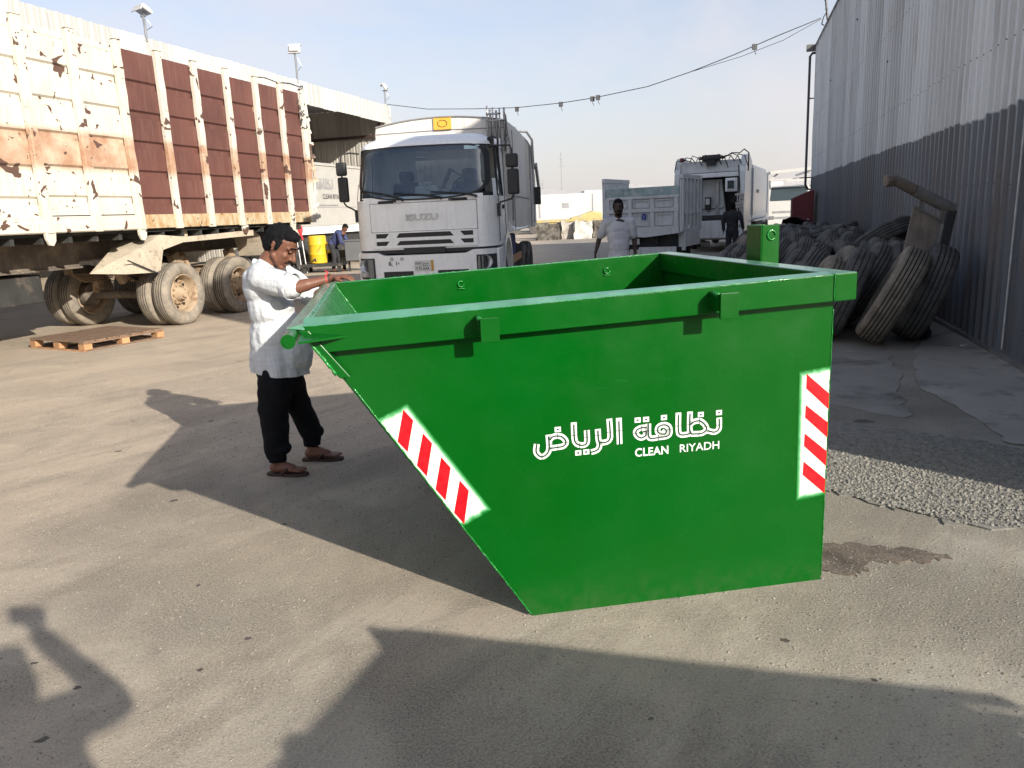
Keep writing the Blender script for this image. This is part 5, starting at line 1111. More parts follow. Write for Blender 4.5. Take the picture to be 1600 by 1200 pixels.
P = MB(); P.prism([(-1.1, .94), (1.1, .94), (1.1, .90), (.1, .80), (-1.1, .88)], lambda a, b_, d: (a, d, b_), -.05, .06); P.build('tailgate_lip', 'old_white', D)
P = MB(); P.box(.0, .13, -.026, -.0215, 1.30, 1.46); P.build('blue_sticker', 'blue_sticker', D); P = MB(); P.tube([(.03, -.03, 1.43), (.065, -.03, 1.36), (.10, -.03, 1.43)], .008, 4); P.bar((.065, -.03, 1.36), (.065, -.03, 1.32), .012); P.build('sticker_mark', 'plate_white', D)
for s in (-1, 1):
    P = MB(); P.prism([(0.0, .96), (2.1, .96), (2.1, 2.48), (.0, 2.48), (-.02, 2.1)], lambda a, b_, d: (d, a, b_), s * 1.10, s * 1.14); P.build('side_board', 'old_white', D)
    P = MB(); P.box(min(s * 1.08, s * 1.19), max(s * 1.08, s * 1.19), -.04, 2.12, 2.38, 2.50); P.box(min(s * 1.1, s * 1.18), max(s * 1.1, s * 1.18), .0, 2.1, 1.40, 1.48); P.box(min(s * 1.1, s * 1.18), max(s * 1.1, s * 1.18), 0, 2.1, .92, 1.02); P.build('side_rail', 'old_white', D, bevel=.01)
    for y in (.05, .46, .87, 1.28, 1.69, 2.05): P = MB(); P.box(min(s * 1.141, s * 1.2), max(s * 1.141, s * 1.2), y - .05, y + .05, .96, 2.40); P.build('side_stake', 'old_white', D, bevel=.01)
P = MB(); P.box(-1.08, 1.08, .09, 2.1, .94, 1.0); P.box(-1.1, 1.1, 2.1, 2.16, .96, 2.18); P.build('bed', 'old_white', D)
P = MB(); P.box(-.45, -.33, .1, 4, .6, .93); P.box(.33, .45, .1, 4, .6, .93); P.box(-1.0, 1.0, .2, .4, .45, .85); P.build('chassis', 'dark_steel', D)
P = MB(); P.box(-.1, 1.0, .0, .05, .30, .52); P.build('rear_bumper', 'old_white', D, bevel=.01)
P = MB(); P.box(-.55, -.1, .05, .07, .6, .76); P.build('number_plate', 'plate_white', D)
P = MB(); P.box(.95, 1.2, .25, 1.9, .5, .96); P.tube([(1.15, .25, .4), (1.15, .3, .85), (1.15, .8, 1.05)], .06, 6); P.build('mudguard', 'old_white', D)
P = MB(); P.box(-1.0, .2, 2.4, 4.0, .7, 1.9); P.build('cab', 'white_truck', D, bevel=.1)
for y, xs_ in ((.85, (-.95, .95)), (3.2, (-.85, .0))):
    for x in xs_: w_ = inst('wheel', tm_black, D, (x, y, .5)); inst('rim', rm_tk, w_)

# ================================================================ compactor truck with open hopper, seen from behind
Q = thing('compactor_truck', 'white refuse compactor truck with open hopper seen from behind, hoses along its top', 'truck', (7.15, 27.4, 0), radians(-25))
for s in (-1, 1):
    P = MB(); P.prism([(-.25, .55), (1.6, .75), (1.6, 3.1), (.9, 3.32), (.25, 3.25), (-.1, 2.7), (-.25, 1.4)], lambda a, b_, d: (d, a, b_), s * 1.02, s * 1.20); P.build('hopper_side', 'white_truck' if s > 0 else 'old_white', Q, bevel=.02)
    P = MB(); P.bar((s * 1.11, -.3, .9), (s * 1.11, .1, 2.9), .16, .12); P.cyl((s * .98, -.1, 1.6), (s * .98, .3, 2.9), .05, .05, 10); P.cyl((s * .98, -.18, 1.2), (s * .98, -.1, 1.6), .03, .03, 8); P.build('lift_arm', 'steel', Q, bevel=.01)
P = MB(); P.box(-1.02, 1.02, .1, 1.4, 2.72, 3.12); P.build('header_box', 'old_white', Q, bevel=.03)
P = MB(); P.box(-1.02, 1.02, -.12, .1, 2.55, 2.70); P.build('header_rail', 'white_truck', Q, bevel=.02)
P = MB(); P.box(-1.0, 1.0, 1.1, 1.2, 1.1, 2.7); P.build('hopper_back', 'dark_steel', Q)
P = MB(); P.prism([(-.7, 2.5), (.3, 2.5), (.45, 1.25), (-.75, 1.25)], lambda a, b_, d: (a, d, b_), .7, .85); P.build('packer_blade', 'old_white', Q, bevel=.02)
P = MB()
for x in (-.5, .1): P.box(x, x + .12, .62, .7, 1.3, 2.4)
P.box(-.62, .38, .62, .7, 1.5, 1.58); P.build('blade_rib', 'steel', Q, bevel=.01)
P = MB(); P.box(-.25, -.05, .5, .62, 1.45, 1.9); P.build('control_box', 'black_plastic', Q, bevel=.02); P = MB(); P.box(-.22, -.08, .48, .5, 1.65, 1.85); P.build('label_plate', 'plate_white', Q)
P = MB(); P.prism([(-.3, 1.10), (-.32, .5), (.2, .42), (1.3, .8), (1.3, 1.1), (.4, .95)], lambda a, b_, d: (d, a, b_), -1.0, 1.0); P.build('hopper_sill', 'old_white', Q, bevel=.02)
P = MB(); P.box(-.98, .98, -.22, -.1, 1.1, 1.28); P.build('hopper_bar', 'dark_steel', Q, bevel=.03)
P = MB(); P.box(.55, .95, -.15, .3, 2.05, 2.5); P.box(.6, .9, -.2, -.12, 2.1, 2.45); P.build('side_window_frame', 'white_truck', Q, bevel=.02); P = MB(); P.box(.64, .86, -.212, -.202, 2.14, 2.41); P.build('side_window', 'dark_glass', Q)
P = MB(); rn = random.Random(17)
P.cyl((-.25, -.0, 3.2), (.35, .0, 3.2), .11, .11, 14); P.cyl((-.35, 0, 3.2), (.5, 0, 3.2), .05, .05, 10); P.box(-.1, .2, -.08, .1, 2.95, 3.12); P.build('hydraulic_ram', 'dark_steel', Q, auto=40)
P = MB()
for k in range(9):
    x = -.9 + .22 * k; P.tube([(x, .0, 3.12), (x + .1, -.06, 3.26 + .05 * (k % 2)), (x + .3, -.05, 3.22), (x + .42, .0, 3.05 - .1 * (k % 3))], .016, 5)
P.tube([(.5, 0, 3.2), (.75, -.1, 3.32), (1.0, -.05, 3.3), (1.14, 0, 3.42), (1.28, .1, 3.3), (1.27, .1, 2.7)], .022, 6); P.tube([(1.0, -.25, 2.9), (1.06, -.28, 2.2), (1.0, -.3, 1.6), (1.12, -.28, 1.1)], .02, 6); P.tube([(-.6, -.05, 3.1), (-.9, -.05, 3.2), (-1.15, 0, 3.15), (-1.22, .05, 2.8)], .02, 6); P.build('hydraulic_hose', 'black_plastic', Q, True)
P = MB()
for k in range(12): P.box(.98 + rn.uniform(-.08, .1), 1.12 + rn.uniform(-.05, .1), -.34, -.26, .9 + k * .1, .95 + k * .1 + rn.uniform(0, .04))
P.build('lever_bank', 'steel', Q)
P = MB(); P.cyl((-.95, -.05, 3.12), (-.95, -.05, 3.26), .08, .06, 12); P.build('red_beacon', 'red_steel', Q, auto=40)
P = MB(); P.prism([(1.62, 1.05), (6.2, 1.05), (6.2, 2.75), (5.6, 2.95), (1.62, 3.0)], lambda a, b_, d: (d, a, b_), -1.22, 1.22); P.build('hopper_body', 'white_truck', Q, bevel=.08)
P = MB()
for y in (1.7, 6.1): P.box(1.221, 1.25, y - .03, y + .03, 1.2, 2.85)
P.build('body_rib', 'white_truck', Q); P = MB(); P.box(1.222, 1.235, 2.8, 3.4, 2.0, 2.12); P.build('faded_marking', 'print_grey', Q)
P = MB(); P.box(1.0, 1.32, 1.6, 6.0, .98, 1.04); P.build('side_ledge', 'white_truck', Q); P = MB(); P.box(-1.0, 1.0, .4, 7.5, .5, 1.0); P.build('chassis', 'dark_steel', Q)
P = MB(); P.box(-1.1, 1.1, 6.4, 8.0, .8, 2.6); P.build('cab', 'white_truck', Q, bevel=.1)
for y in (2.4, 3.6, 7.0):
    for x in (-1.0, 1.0): w_ = inst('wheel', tm_black, Q, (x, y, .5)); inst('rim', rm_tk, w_)
P = MB(); P.cyl((-.3, .1, .3), (.0, .1, .3), .1, .1, 14); P.build('exhaust', 'steel', Q, auto=40)

# ================================================================ small white truck with platform frame, far right
S = thing('small_white_truck', 'sunlit white truck with boom frame above its cab, beyond the tyre heap', 'truck', (15.2, 42, 0), radians(-14))
P = MB(); P.prism([(0, .55), (0, 1.65), (.35, 2.45), (.6, 2.5), (1.9, 2.5), (1.9, .55)], lambda a, b_, d: (d, a, b_), -1.05, 1.05); P.build('cab', 'far_white', S, bevel=.05)
P = MB(); P.prism([(.01, 1.68), (.33, 2.38)], lambda a, b_, d: (d, a - .04, b_), 0, 0) if False else P.add([(-.93, -.02, 1.70), (.93, -.02, 1.70), (.86, .29, 2.38), (-.86, .29, 2.38)], [(0, 1, 2, 3)]); P.build('windscreen', 'dark_glass', S)
for z in (.75, 1.05): P = MB(); P.box(-.8, .8, -.02, -.005, z, z + .1); P.build('grille_slot', 'print_grey', S)
for x in (-.85, .85): P = MB(); P.box(x - .12, x + .12, -.03, .0, .72, .9); P.build('headlight', 'steel', S)
P = MB(); P.box(-1.05, 1.05, -.12, .0, .45, .66); P.build('bumper', 'far_white', S, bevel=.02)
P = MB()
for x in (-1.0, 1.0): P.bar((x, 1.2, 2.5), (x, 1.2, 3.15), .08); P.bar((x, -.3, 3.15), (x, 6, 3.15), .1)
P.bar((-1.0, -.3, 3.15), (1.6, -.3, 3.3), .16); P.bar((-1.0, 1.2, 2.8), (1.5, 1.2, 2.85), .08); P.bar((-1.2, -.1, 2.6), (-.6, -.1, 3.1), .1); P.bar((1.6, -.3, 2.4), (1.6, -.3, 3.3), .07); P.bar((-.2, -.2, 2.7), (1.4, -.2, 2.75), .14)
P.build('boom_frame', 'far_white', S)
P = MB(); P.box(-1.2, -.95, -.15, .0, 2.35, 2.8); P.box(-1.3, -1.1, -.1, 0, 1.7, 2.1); P.build('side_mirror', 'black_plastic', S, bevel=.03)
P = MB(); P.box(-1.1, 1.1, 2.1, 7, .9, 1.2); P.build('bed', 'far_white', S)
for y in (.9, 5):
    for x in (-.9, .9): w_ = inst('wheel', tm_black, S, (x, y, .5)); inst('rim', rm_tk, w_)

# ================================================================ far yard between the trucks
def bale(x, y, sx, h, m, label, seed):
    rr = random.Random(seed); P = MB()
    P.grid(lambda u, v: (0, 0, 0), 1, 1); P.v, P.f = [], []
    P.box(-sx / 2, sx / 2, -.6, .6, 0, h * .80); me = P.mesh('bale', m); bm = bmesh.new(); bm.from_mesh(me); bmesh.ops.subdivide_edges(bm, edges=bm.edges, cuts=7, use_grid_fill=True)
    for v in bm.verts: v.co += Vector((mnoise.noise(v.co * 2.2 + Vector((seed, 0, 0))), mnoise.noise(v.co * 2.2 + Vector((0, seed, 0))), mnoise.noise(v.co * 2.4) if v.co.z > .1 else 0)) * .16
    bm.to_mesh(me); bm.free(); o = inst('scrap_bale', me, None, (x, y, 0), (0, 0, rr.uniform(-.1, .1))); tag(o, label, 'bale', 'scrap bales in the far yard')
bale(2.6, 47.5, 1.3, 1.15, 'bale', 'dark scrap bale nearest the white garbage truck in the far yard', 1); bale(3.75, 47.8, .9, 1.2, 'concrete', 'grey scrap bale left of the pale one in the far yard', 2)
bale(4.7, 47.2, 1.0, 1.2, 'bale_white', 'pale shredded bale in the middle of the far yard row', 3); bale(6.1, 47.8, 1.5, 1.15, 'bale', 'dark brown bale beside the pale shredded bale', 4); bale(7.7, 48.2, 1.3, 1.1, 'concrete', 'grey bale partly hidden by the dump truck tailgate', 5)
def yskip(x, y, label, m='yellow_pale', w=3.4):
    t = thing('yellow_container', label, 'container', (x, y, 0), random.Random(int(x * 9)).uniform(-.1, .1), 'yellow containers in the far yard')
    P = MB(); P.prism([(-w / 2 + .5, 0), (w / 2 - .5, 0), (w / 2, 1.05), (-w / 2, 1.05)], lambda a, b_, d: (a, d, b_), -.7, .7); P.build('body', m, t); P = MB(); P.box(-w / 2 - .05, w / 2 + .05, -.78, -.702, 1.0, 1.16); P.build('rim', m, t)
yskip(3.6, 50.5, 'low yellow container behind the bales, nearer the white garbage truck'); yskip(7.4, 51, 'low yellow container behind the bales, nearer the dump truck')
ld = thing('yellow_loader', 'small yellow loader arm between white vehicles in the far yard', 'loader', (5.6, 54, 0))
P = MB(); P.prism([(-1, .8), (1.0, .8), (1.1, 1.45), (.4, 1.6), (-.4, 1.35), (-1.1, 1.2)], lambda a, b_, d: (a, d, b_), -.5, .5); P.build('body', 'yellow_pale', ld, bevel=.08); P = MB(); P.box(-.9, .9, -.6, .6, 0, .78); P.build('undercarriage', 'dark_steel', ld)
def far_truck(x, y, w, h, cab_left, label):
    t = thing('far_truck', label, 'truck', (x, y, 0), 0, 'white vehicles in the far yard')
    P = MB(); P.box(-w / 2, w / 2, 0, 2.3, 1.0, h); P.build('body', 'far_white', t, bevel=.1)
    s = -1 if cab_left else 1; cx = s * (w / 2 + 1.0)
    P = MB(); P.prism([(cx - .95, .6), (cx + .95, .6), (cx + .95 * 1, 1.6 if s > 0 else 2.5), (cx + .6, 2.5), (cx - .6, 2.5), (cx - .95, 2.5 if s > 0 else 1.6)], lambda a, b_, d: (a, d, b_), .05, 2.2); P.build('cab', 'far_white', t, bevel=.05)
    P = MB(); P.box(cx - .5, cx + .55, .02, .045, 1.7, 2.25); P.build('window', 'dark_glass', t)
    P = MB(); P.box(-w / 2, w / 2, .2, 2.0, .5, .99); P.build('chassis', 'dark_steel', t)
    for xx in (-w / 2 + .6, w / 2 - .6, cx): P = MB(); P.cyl((xx, -.05, .48), (xx, .3, .48), .48, .48, 18); P.build('wheel', 'tyre', t, auto=40)
    P = MB(); P.box(w * .1, w * .22, -.02, -.004, 1.9, 2.3); P.box(-w * .3, -w * .27, -.02, -.004, 1.2, h - .3); P.build('side_hatch', 'print_grey', t)
far_truck(4.1, 62, 4.6, 3.0, True, 'far white box truck beyond the yellow containers, nearer the garbage truck'); far_truck(11.3, 60, 5.2, 3.1, False, 'far white truck mostly hidden behind the dump truck')
far_truck(8.4, 66, 3.4, 3.3, True, 'far white truck with grey hatch in the gap left of the dump truck'); far_truck(19.5, 62, 5.0, 3.2, True, 'far white truck behind the boom frame truck')
far_truck(1.2, 70, 4.0, 2.9, False, 'far white truck just showing beside the garbage truck')
for k, (x, y, w, h, rh, label) in enumerate(((6.5, 120, 16, 3.9, 1.2, 'far grey gabled shed left of the other gable'), (21, 125, 14, 4.2, 1.3, 'far grey gabled shed behind the dump truck'), (-22, 140, 30, 4.5, 1.2, 'long far shed hidden behind the garbage truck'), (60, 150, 50, 4.5, 1.5, 'long pale shed on the far right horizon'))):
    t = thing('far_shed', label, 'shed', (x, y, 0), 0, 'sheds on the horizon')
    P = MB(); P.box(-w / 2, w / 2, 0, 20, 0, h); P.build('wall', 'far_wall', t)
    P = MB(); P.prism([(-w / 2 - .4, h), (0, h + rh), (w / 2 + .4, h)], lambda a, b_, d: (a, d, b_), -.4, 20.4); P.build('roof', 'far_roof', t)
    P = MB(); P.box(-w * .2, w * .1, -.05, -.004, .2, h * .8); P.build('door', 'far_roof', t)
for x, y, h, lb in ((11.1, 150, 12.5, 'thin lattice mast on the horizon above the far sheds'), (8.5, 170, 8.5, 'short thin pole on the horizon beside the lattice mast')):
    t = thing('far_mast', lb, 'mast', (x, y, 0)); P = MB(); P.bar((0, 0, 0), (0, 0, h), .16); P.bar((-.6, 0, h * .8), (.6, 0, h * .8), .1); P.bar((-.4, 0, h * .9), (.4, 0, h * .9), .1); P.build('lattice', 'print_grey', t)
bw = thing('boundary_wall', 'long pale boundary wall closing the far end of the yard', 'wall', (0, 180, 0)); P = MB(); P.box(-300, 300, 0, .4, 0, 3.0); P.build('wall_body', 'far_wall', bw); P = MB(); P.box(-300, 300, -.1, .5, 3.0, 3.15); P.build('coping', 'far_wall', bw)

# ================================================================ things by the trailer's tail: drum, posts, cabinet
dr = thing('yellow_drum', 'yellow plastic drum with black print standing behind the leaning man', 'drum', (-6.30, 26.2, .30))
P = MB(); P.lathe([(0, .02), (0, .27), (.02, .29), (.28, .295), (.30, .305), (.33, .295), (.60, .295), (.62, .305), (.65, .295), (.88, .285), (.91, .26), (.90, .02)], 28, 'z'); P.build('shell', 'yellow', dr, auto=40)
P = MB(); P.tube([(.02, -.3, .42), (.1, -.285, .50), (.16, -.255, .58), (.12, -.28, .44), (.02, -.3, .36)], .008, 5); P.tube([(-.12, -.28, .1), (-.04, -.3, .16), (-.02, -.3, .08)], .03, 5); P.build('black_print', 'print_dark', dr)
P = MB(); P.box(.29, .42, -.05, .05, .60, .68); P.box(.29, .50, -.05, .06, .33, .42); P.build('side_spout', 'yellow', dr, bevel=.01)
sk = thing('low_platform', 'low dark steel platform under the yellow drum', 'platform', (-6.2, 26.2, 0)); P = MB(); P.box(-.6, .75, -.5, .5, .20, .295); P.build('deck', 'dark_steel', sk)
for x in (-.5, .65):
    for y in (-.4, .4): P = MB(); P.box(x - .05, x + .05, y - .05, y + .05, 0, .2); P.build('leg', 'dark_steel', sk)
for k, (x, z) in enumerate(((-6.85, 1.15), (-6.68, 1.05))):
    P = MB(); P.cyl((0, 0, 0), (-.1, .1, z), .028, .028, 10); o = P.build('steel_post', 'steel', None, auto=40, loc=(x, 26.0, 0)); tag(o, 'short galvanised post left of the yellow drum' if k == 0 else 'slightly lower galvanised post touching the yellow drum', 'post', 'galvanised posts by the drum')
rg = thing('red_cloth_bundle', 'pale bundle with a red cloth hanging at the trailer tail, left of the drum', 'bundle', (-6.85, 26.0, 1.2))
P = MB(); ell(P, (-.12, 0, .12), (.2, .14, .2)); ell(P, (-.2, 0, 0), (.14, .12, .18)); remesh(P, 'bundle', 'dust_fender', rg, .02, 3, .012)
P = MB(); ell(P, (.08, -.03, .22), (.09, .09, .17)); cap(P, (.1, -.05, .1), (.14, -.05, -.1), .045, .02); remesh(P, 'cloth', 'red_thread', rg, .015, 3, .01)
P = MB(); P.cyl((-.15, .05, -.15), (-.15, .05, -1.2), .03, .03, 8); P.build('support_rod', 'dark_steel', rg)
gc = thing('grey_cabinet', 'grey steel cabinet beside the bent worker, half behind the white truck', 'cabinet', (-4.95, 26.0, 0))
P = MB(); P.box(-.35, .55, -.3, .3, .35, .98); P.build('body', 'grey_box', gc, bevel=.02); P = MB(); P.box(-.38, .58, -.33, .33, .985, 1.03); P.build('lid', 'grey_box', gc, bevel=.01)
for x in (-.3, .5): P = MB(); P.box(x - .03, x + .03, -.05, .05, 0, .35); P.build('leg', 'dark_steel', gc)
# ================================================================ people; local +x = the way they face, +y = their left
def hand(P, w_, d, upn, side, curl=25, sc=1.0):
    """palm, four unequal bent fingers and a thumb that leaves the side of the palm"""
    w_, d, u = Vector(w_), Vector(d).normalized(), Vector(upn).normalized(); s = d.cross(u).normalized() * side; u = s.cross(d).normalized() * side
    pc = w_ + d * .045 * sc
    for k in (-1, 0, 1): cap(P, w_ + s * k * .016 * sc, w_ + d * .078 * sc + s * k * .024 * sc, .017 * sc, .014 * sc, 10)
    for k, ln in enumerate((.070, .078, .072, .056)):
        b0 = w_ + d * .080 * sc + s * (.033 - .022 * k) * sc; dd = d.copy(); p = b0
        for j, f in enumerate((.45, .32, .23)):
            a = radians(curl * (.6 + .7 * j)); q = (d * cos(a) - u * sin(a)).normalized(); e = p + q * ln * f * sc * 1.05; cap(P, p, e, (.0095 - .001 * j) * sc, (.0088 - .001 * j) * sc, 8); p = e
    t0 = w_ + d * .025 * sc + s * .026 * sc; t1 = t0 + (d * .6 + s * .75 - u * .25).normalized() * .036 * sc; t2 = t1 + (d * .9 + s * .2 - u * .35).normalized() * .03 * sc
    cap(P, t0, t1, .014 * sc, .011 * sc, 8); cap(P, t1, t2, .0105 * sc, .008 * sc, 8)
def head(P, Hc, pitch, yaw=0, sc=1.0):
    R = Matrix.Rotation(radians(yaw), 3, 'Z') @ Matrix.Rotation(radians(pitch), 3, 'Y'); H = Vector(Hc)
    q = lambda x, y, z: H + R @ (Vector((x, y, z)) * sc)
    ell(P, q(-.012, 0, .03), (.096 * sc, .075 * sc, .098 * sc), R); ell(P, q(.03, 0, -.035), (.066 * sc, .060 * sc, .080 * sc), R); ell(P, q(.01, 0, -.02), (.075 * sc, .066 * sc, .08 * sc), R)
    cap(P, q(.066, -.012, -.098), q(.066, .012, -.098), .022 * sc); cap(P, q(.086, 0, .018), q(.112, 0, -.022), .011 * sc, .0155 * sc, 10)
    for s in (-1, 1):
        cap(P, q(.084, s * .01, .036), q(.066, s * .045, .034), .012 * sc, .010 * sc, 8); ell(P, q(.098, s * .011, -.026), (.010 * sc,) * 3)
        ell(P, q(.060, s * .040, -.018), (.022 * sc, .018 * sc, .022 * sc)); cap(P, q(-.014, s * .074, .022), q(-.010, s * .073, -.022), .011 * sc, .008 * sc, 8); cap(P, q(-.02, s * .080, .026), q(-.018, s * .082, .0), .0085 * sc, .007 * sc, 8)
        cap(P, q(.01, s * .058, -.05), q(.058, s * .022, -.093), .018 * sc, .016 * sc, 8)
    cap(P, q(.092, -.018, -.056), q(.092, .018, -.056), .0075 * sc, None, 8); cap(P, q(.088, -.016, -.070), q(.088, .016, -.070), .0085 * sc, None, 8)
    return q, R
def face_bits(q, R, parent, sc, hairm='hair', moust=True, beard=False, detail=True, hv=.006):
    P = MB()
    ell(P, q(-.030, 0, .044), (.090 * sc, .080 * sc, .091 * sc), R); ell(P, q(-.050, 0, .0), (.060 * sc, .073 * sc, .074 * sc), R); ell(P, q(.018, 0, .094), (.058 * sc, .062 * sc, .034 * sc), R)
    for s in (-1, 1): cap(P, q(.012, s * .068, .045), q(.006, s * .071, .0), .012 * sc, .008 * sc, 8)
    remesh(P, 'hair', hairm, parent, hv, 1, .0065, 34)
    P = MB()
    if moust: cap(P, q(.103, -.004, -.041), q(.088, -.030, -.054), .0065 * sc, .0045 * sc, 8); cap(P, q(.103, .004, -.041), q(.088, .030, -.054), .0065 * sc, .0045 * sc, 8)
    if beard: ell(P, q(.058, 0, -.088), (.034 * sc, .042 * sc, .034 * sc), R)
    if moust or beard: P.build('facial_hair', hairm, parent, True)
    if detail:
        for s in (-1, 1):
            P = MB(); cap(P, q(.0965, s * .014, .050), q(.079, s * .050, .047), .0048 * sc, .0034 * sc, 8); P.build('eyebrow', hairm, parent, True)
            P = MB(); ell(P, q(.0800, s * .030, .0125), (.0085 * sc, .0115 * sc, .0035 * sc), R); e = P.build('eye', hairm, parent, True)
            P = MB(); ell(P, q(.0800, s * .030, .0205), (.0115 * sc, .0150 * sc, .0075 * sc), R); P.build('upper_lid', parent['skinmat'], parent, True)
            P = MB(); cap(P, q(.0885, s * .018, .022), q(.078, s * .044, .020), .0042 * sc, .003 * sc, 8); P.build('eyelid', hairm, parent, True)
def foot(P, heel, toe, r=.03):
    h, t = Vector(heel), Vector(toe); d = (t - h).normalized(); s = Vector((-d.y, d.x, 0)); L_ = (t - h).length
    cap(P, h + d * .035 + Vector((0, 0, .038)), h + d * L_ * .62 + Vector((0, 0, .034)), .034, .030); cap(P, h + d * .06 + Vector((0, 0, .07)), h + d * L_ * .5 + Vector((0, 0, .045)), .03, .028)
    for k in range(5): cap(P, h + d * L_ * .6 + s * (.026 - .013 * k) + Vector((0, 0, .030)), h + d * (L_ * (.985 - .03 * abs(k - 1))) + s * (.032 - .016 * k) + Vector((0, 0, .022)), .0135, .0095, 8)
def sandal(parent, heel, toe):
    h, t = Vector(heel), Vector(toe); d = (t - h).normalized(); s = Vector((-d.y, d.x, 0)); L_ = (t - h).length; P = MB()
    pr = [(-.01, .0, .022), (.03, 0, .034), (.1, 0, .034), (.17, 0, .045), (.22, 0, .042), (L_ + .005, 0, .02)]
    pts = [h + d * a + s * w_ for a, _, w_ in pr] + [h + d * a - s * w_ for a, _, w_ in pr[::-1]]
    P.prism([(p.x, p.y) for p in pts], lambda a, b_, z: (a, b_, z), .001, .020)
    m = h + d * L_ * .70 + Vector((0, 0, .048))
    for k in (-1, 1): P.tube([m, h + d * L_ * .55 + s * k * .034 + Vector((0, 0, .052)), h + d * L_ * .38 + s * k * .042 + Vector((0, 0, .02))], [.006, .009, .008], 7)
    P.tube([m, m + Vector((0, 0, -.03))], .005, 6); P.build('sandal', 'sandal', parent, auto=40)
def clip_mesh(o, co, no):
    bm = bmesh.new(); bm.from_mesh(o.data); bmesh.ops.bisect_plane(bm, geom=bm.verts[:] + bm.edges[:] + bm.faces[:], plane_co=co, plane_no=no, clear_outer=True); bm.to_mesh(o.data); bm.free(); o.data.polygons.foreach_set('use_smooth', [True] * len(o.data.polygons))

def man(t, J, skin, top, legs, vox=.006, foldt=.006, bare=False, feet='sandal', sc=1.0, arm_r=.040):
    """J: joint dictionary. One continuous skin body; shirt, trousers and hair are its children"""
    P = MB(); q, R = head(P, J['head'], J.get('pitch', 0), J.get('yaw', 0), J.get('hs', 1.0)); V = lambda k: Vector(J[k])
    cap(P, q(-.022, 0, -.05), V('neck'), .052, .060); ell(P, V('neck') + Vector((-.01, 0, -.07)), (.10, .15, .07))
    ell(P, V('chest'), (.10, .15, .14)); ell(P, V('belly'), (.12, .14, .16)); ell(P, V('pelvis'), (.10, .13, .10)); cap(P, V('chest'), V('belly'), .10); cap(P, V('belly'), V('pelvis'), .10)
    for s in 'rl':
        cap(P, V('neck') + Vector((0, 0, -.06)), V('sh_' + s), .05, .05); cap(P, V('sh_' + s), V('el_' + s), .050, arm_r); cap(P, V('el_' + s), V('wr_' + s), arm_r, .024)
        m = V('el_' + s).lerp(V('wr_' + s), .3); cap(P, V('el_' + s), m, arm_r, arm_r * .98)
        hand(P, V('wr_' + s), V('hd_' + s), J.get('hu_' + s, (0, 0, 1)), J.get('hs_' + s, 1), J.get('curl_' + s, 25))
        cap(P, V('pelvis'), V('hip_' + s), .075); cap(P, V('hip_' + s), V('kn_' + s), .072, .05); cap(P, V('kn_' + s), V('an_' + s), .05, .034)
        cap(P, V('an_' + s), V('heel_' + s) + (V('toe_' + s) - V('heel_' + s)) * .2 + Vector((0, 0, .05)), .034, .034); foot(P, V('heel_' + s), V('toe_' + s))
    t['skinmat'] = skin; remesh(P, 'body', skin, t, vox, 3)
    return q, R
MAN = thing('person', 'man in white shirt, black trousers and sandals leaning with one hand on the green skip', 'person', (-1.50, 4.95, 0), 0)
J = dict(head=(.083, -.02, 1.485), pitch=38, yaw=-12, hs=1.04, neck=(-.03, 0, 1.375), chest=(-.03, 0, 1.18), belly=(.0, 0, .96), pelvis=(-.02, 0, .72),
    sh_r=(.0, -.165, 1.305), el_r=(.215, -.262, 1.243), wr_r=(.430, -.205, 1.288), hd_r=(1, -.12, .06), hu_r=(-.1, 0, 1), hs_r=1, curl_r=34,
    sh_l=(.02, .16, 1.31), el_l=(.22, .17, 1.13), wr_l=(.36, .0, 1.235), hd_l=(.85, -.5, .08), hu_l=(0, 0, 1), hs_l=-1, curl_l=20,
    hip_r=(-.03, -.085, .68), kn_r=(-.055, -.09, .40), an_r=(-.065, -.09, .10), heel_r=(-.13, -.075, .018), toe_r=(.115, -.125, .018),
    hip_l=(.0, .09, .68), kn_l=(.045, .15, .40), an_l=(.085, .21, .11), heel_l=(.03, .205, .018), toe_l=(.285, .18, .018))
q, R = man(MAN, J, 'skin', None, None, .0042)
face_bits(q, R, MAN, 1.04, hv=.005)
P = MB()
ell(P, (-.045, 0, 1.23), (.130, .180, .14)); ell(P, (-.025, 0, 1.10), (.142, .178, .17)); ell(P, (-.005, 0, .95), (.168, .178, .17)); cap(P, (-.015, .0, .92), (-.012, .0, .66), .160, .176, 20)
ell(P, (-.075, 0, 1.29), (.10, .15, .10)); cap(P, (-.04, -.02, 1.35), (-.045, .02, 1.35), .07); ell(P, (.07, 0, .80), (.13, .15, .16))
for s, e, a in (((.0, -.155, 1.30), (.175, -.245, 1.252), 1), ((.02, .15, 1.30), (.18, .17, 1.16), -1)):
    cap(P, s, e, .083, .078); cap(P, (-.04, s[1] * .5, 1.32), s, .085, .085)
sh_ = remesh(P, 'shirt', 'shirt', MAN, .006, 3, .013, 6.5)
bm = bmesh.new(); bm.from_mesh(sh_.data); bmesh.ops.bisect_plane(bm, geom=bm.verts[:] + bm.edges[:] + bm.faces[:], plane_co=(-.18, 0, .700), plane_no=(-.12, 0, -1), clear_outer=True)
for v in bm.verts:
    k = max(0, (.90 - v.co.z) / .18)
    if k > 0 and abs(v.co.y) < .26: a = atan2(v.co.y, v.co.x + .01); v.co += Vector((v.co.x + .01, v.co.y, 0)).normalized() * (.008 * sin(a * 4 + 1) + .005 * sin(a * 9 + 2) + .004 * mnoise.noise(v.co * 20)) * k
bm.to_mesh(sh_.data); bm.free()
sh_.data.polygons.foreach_set('use_smooth', [True] * len(sh_.data.polygons)); s_ = sh_.modifiers.new('thickness', 'SOLIDIFY'); s_.thickness = .003
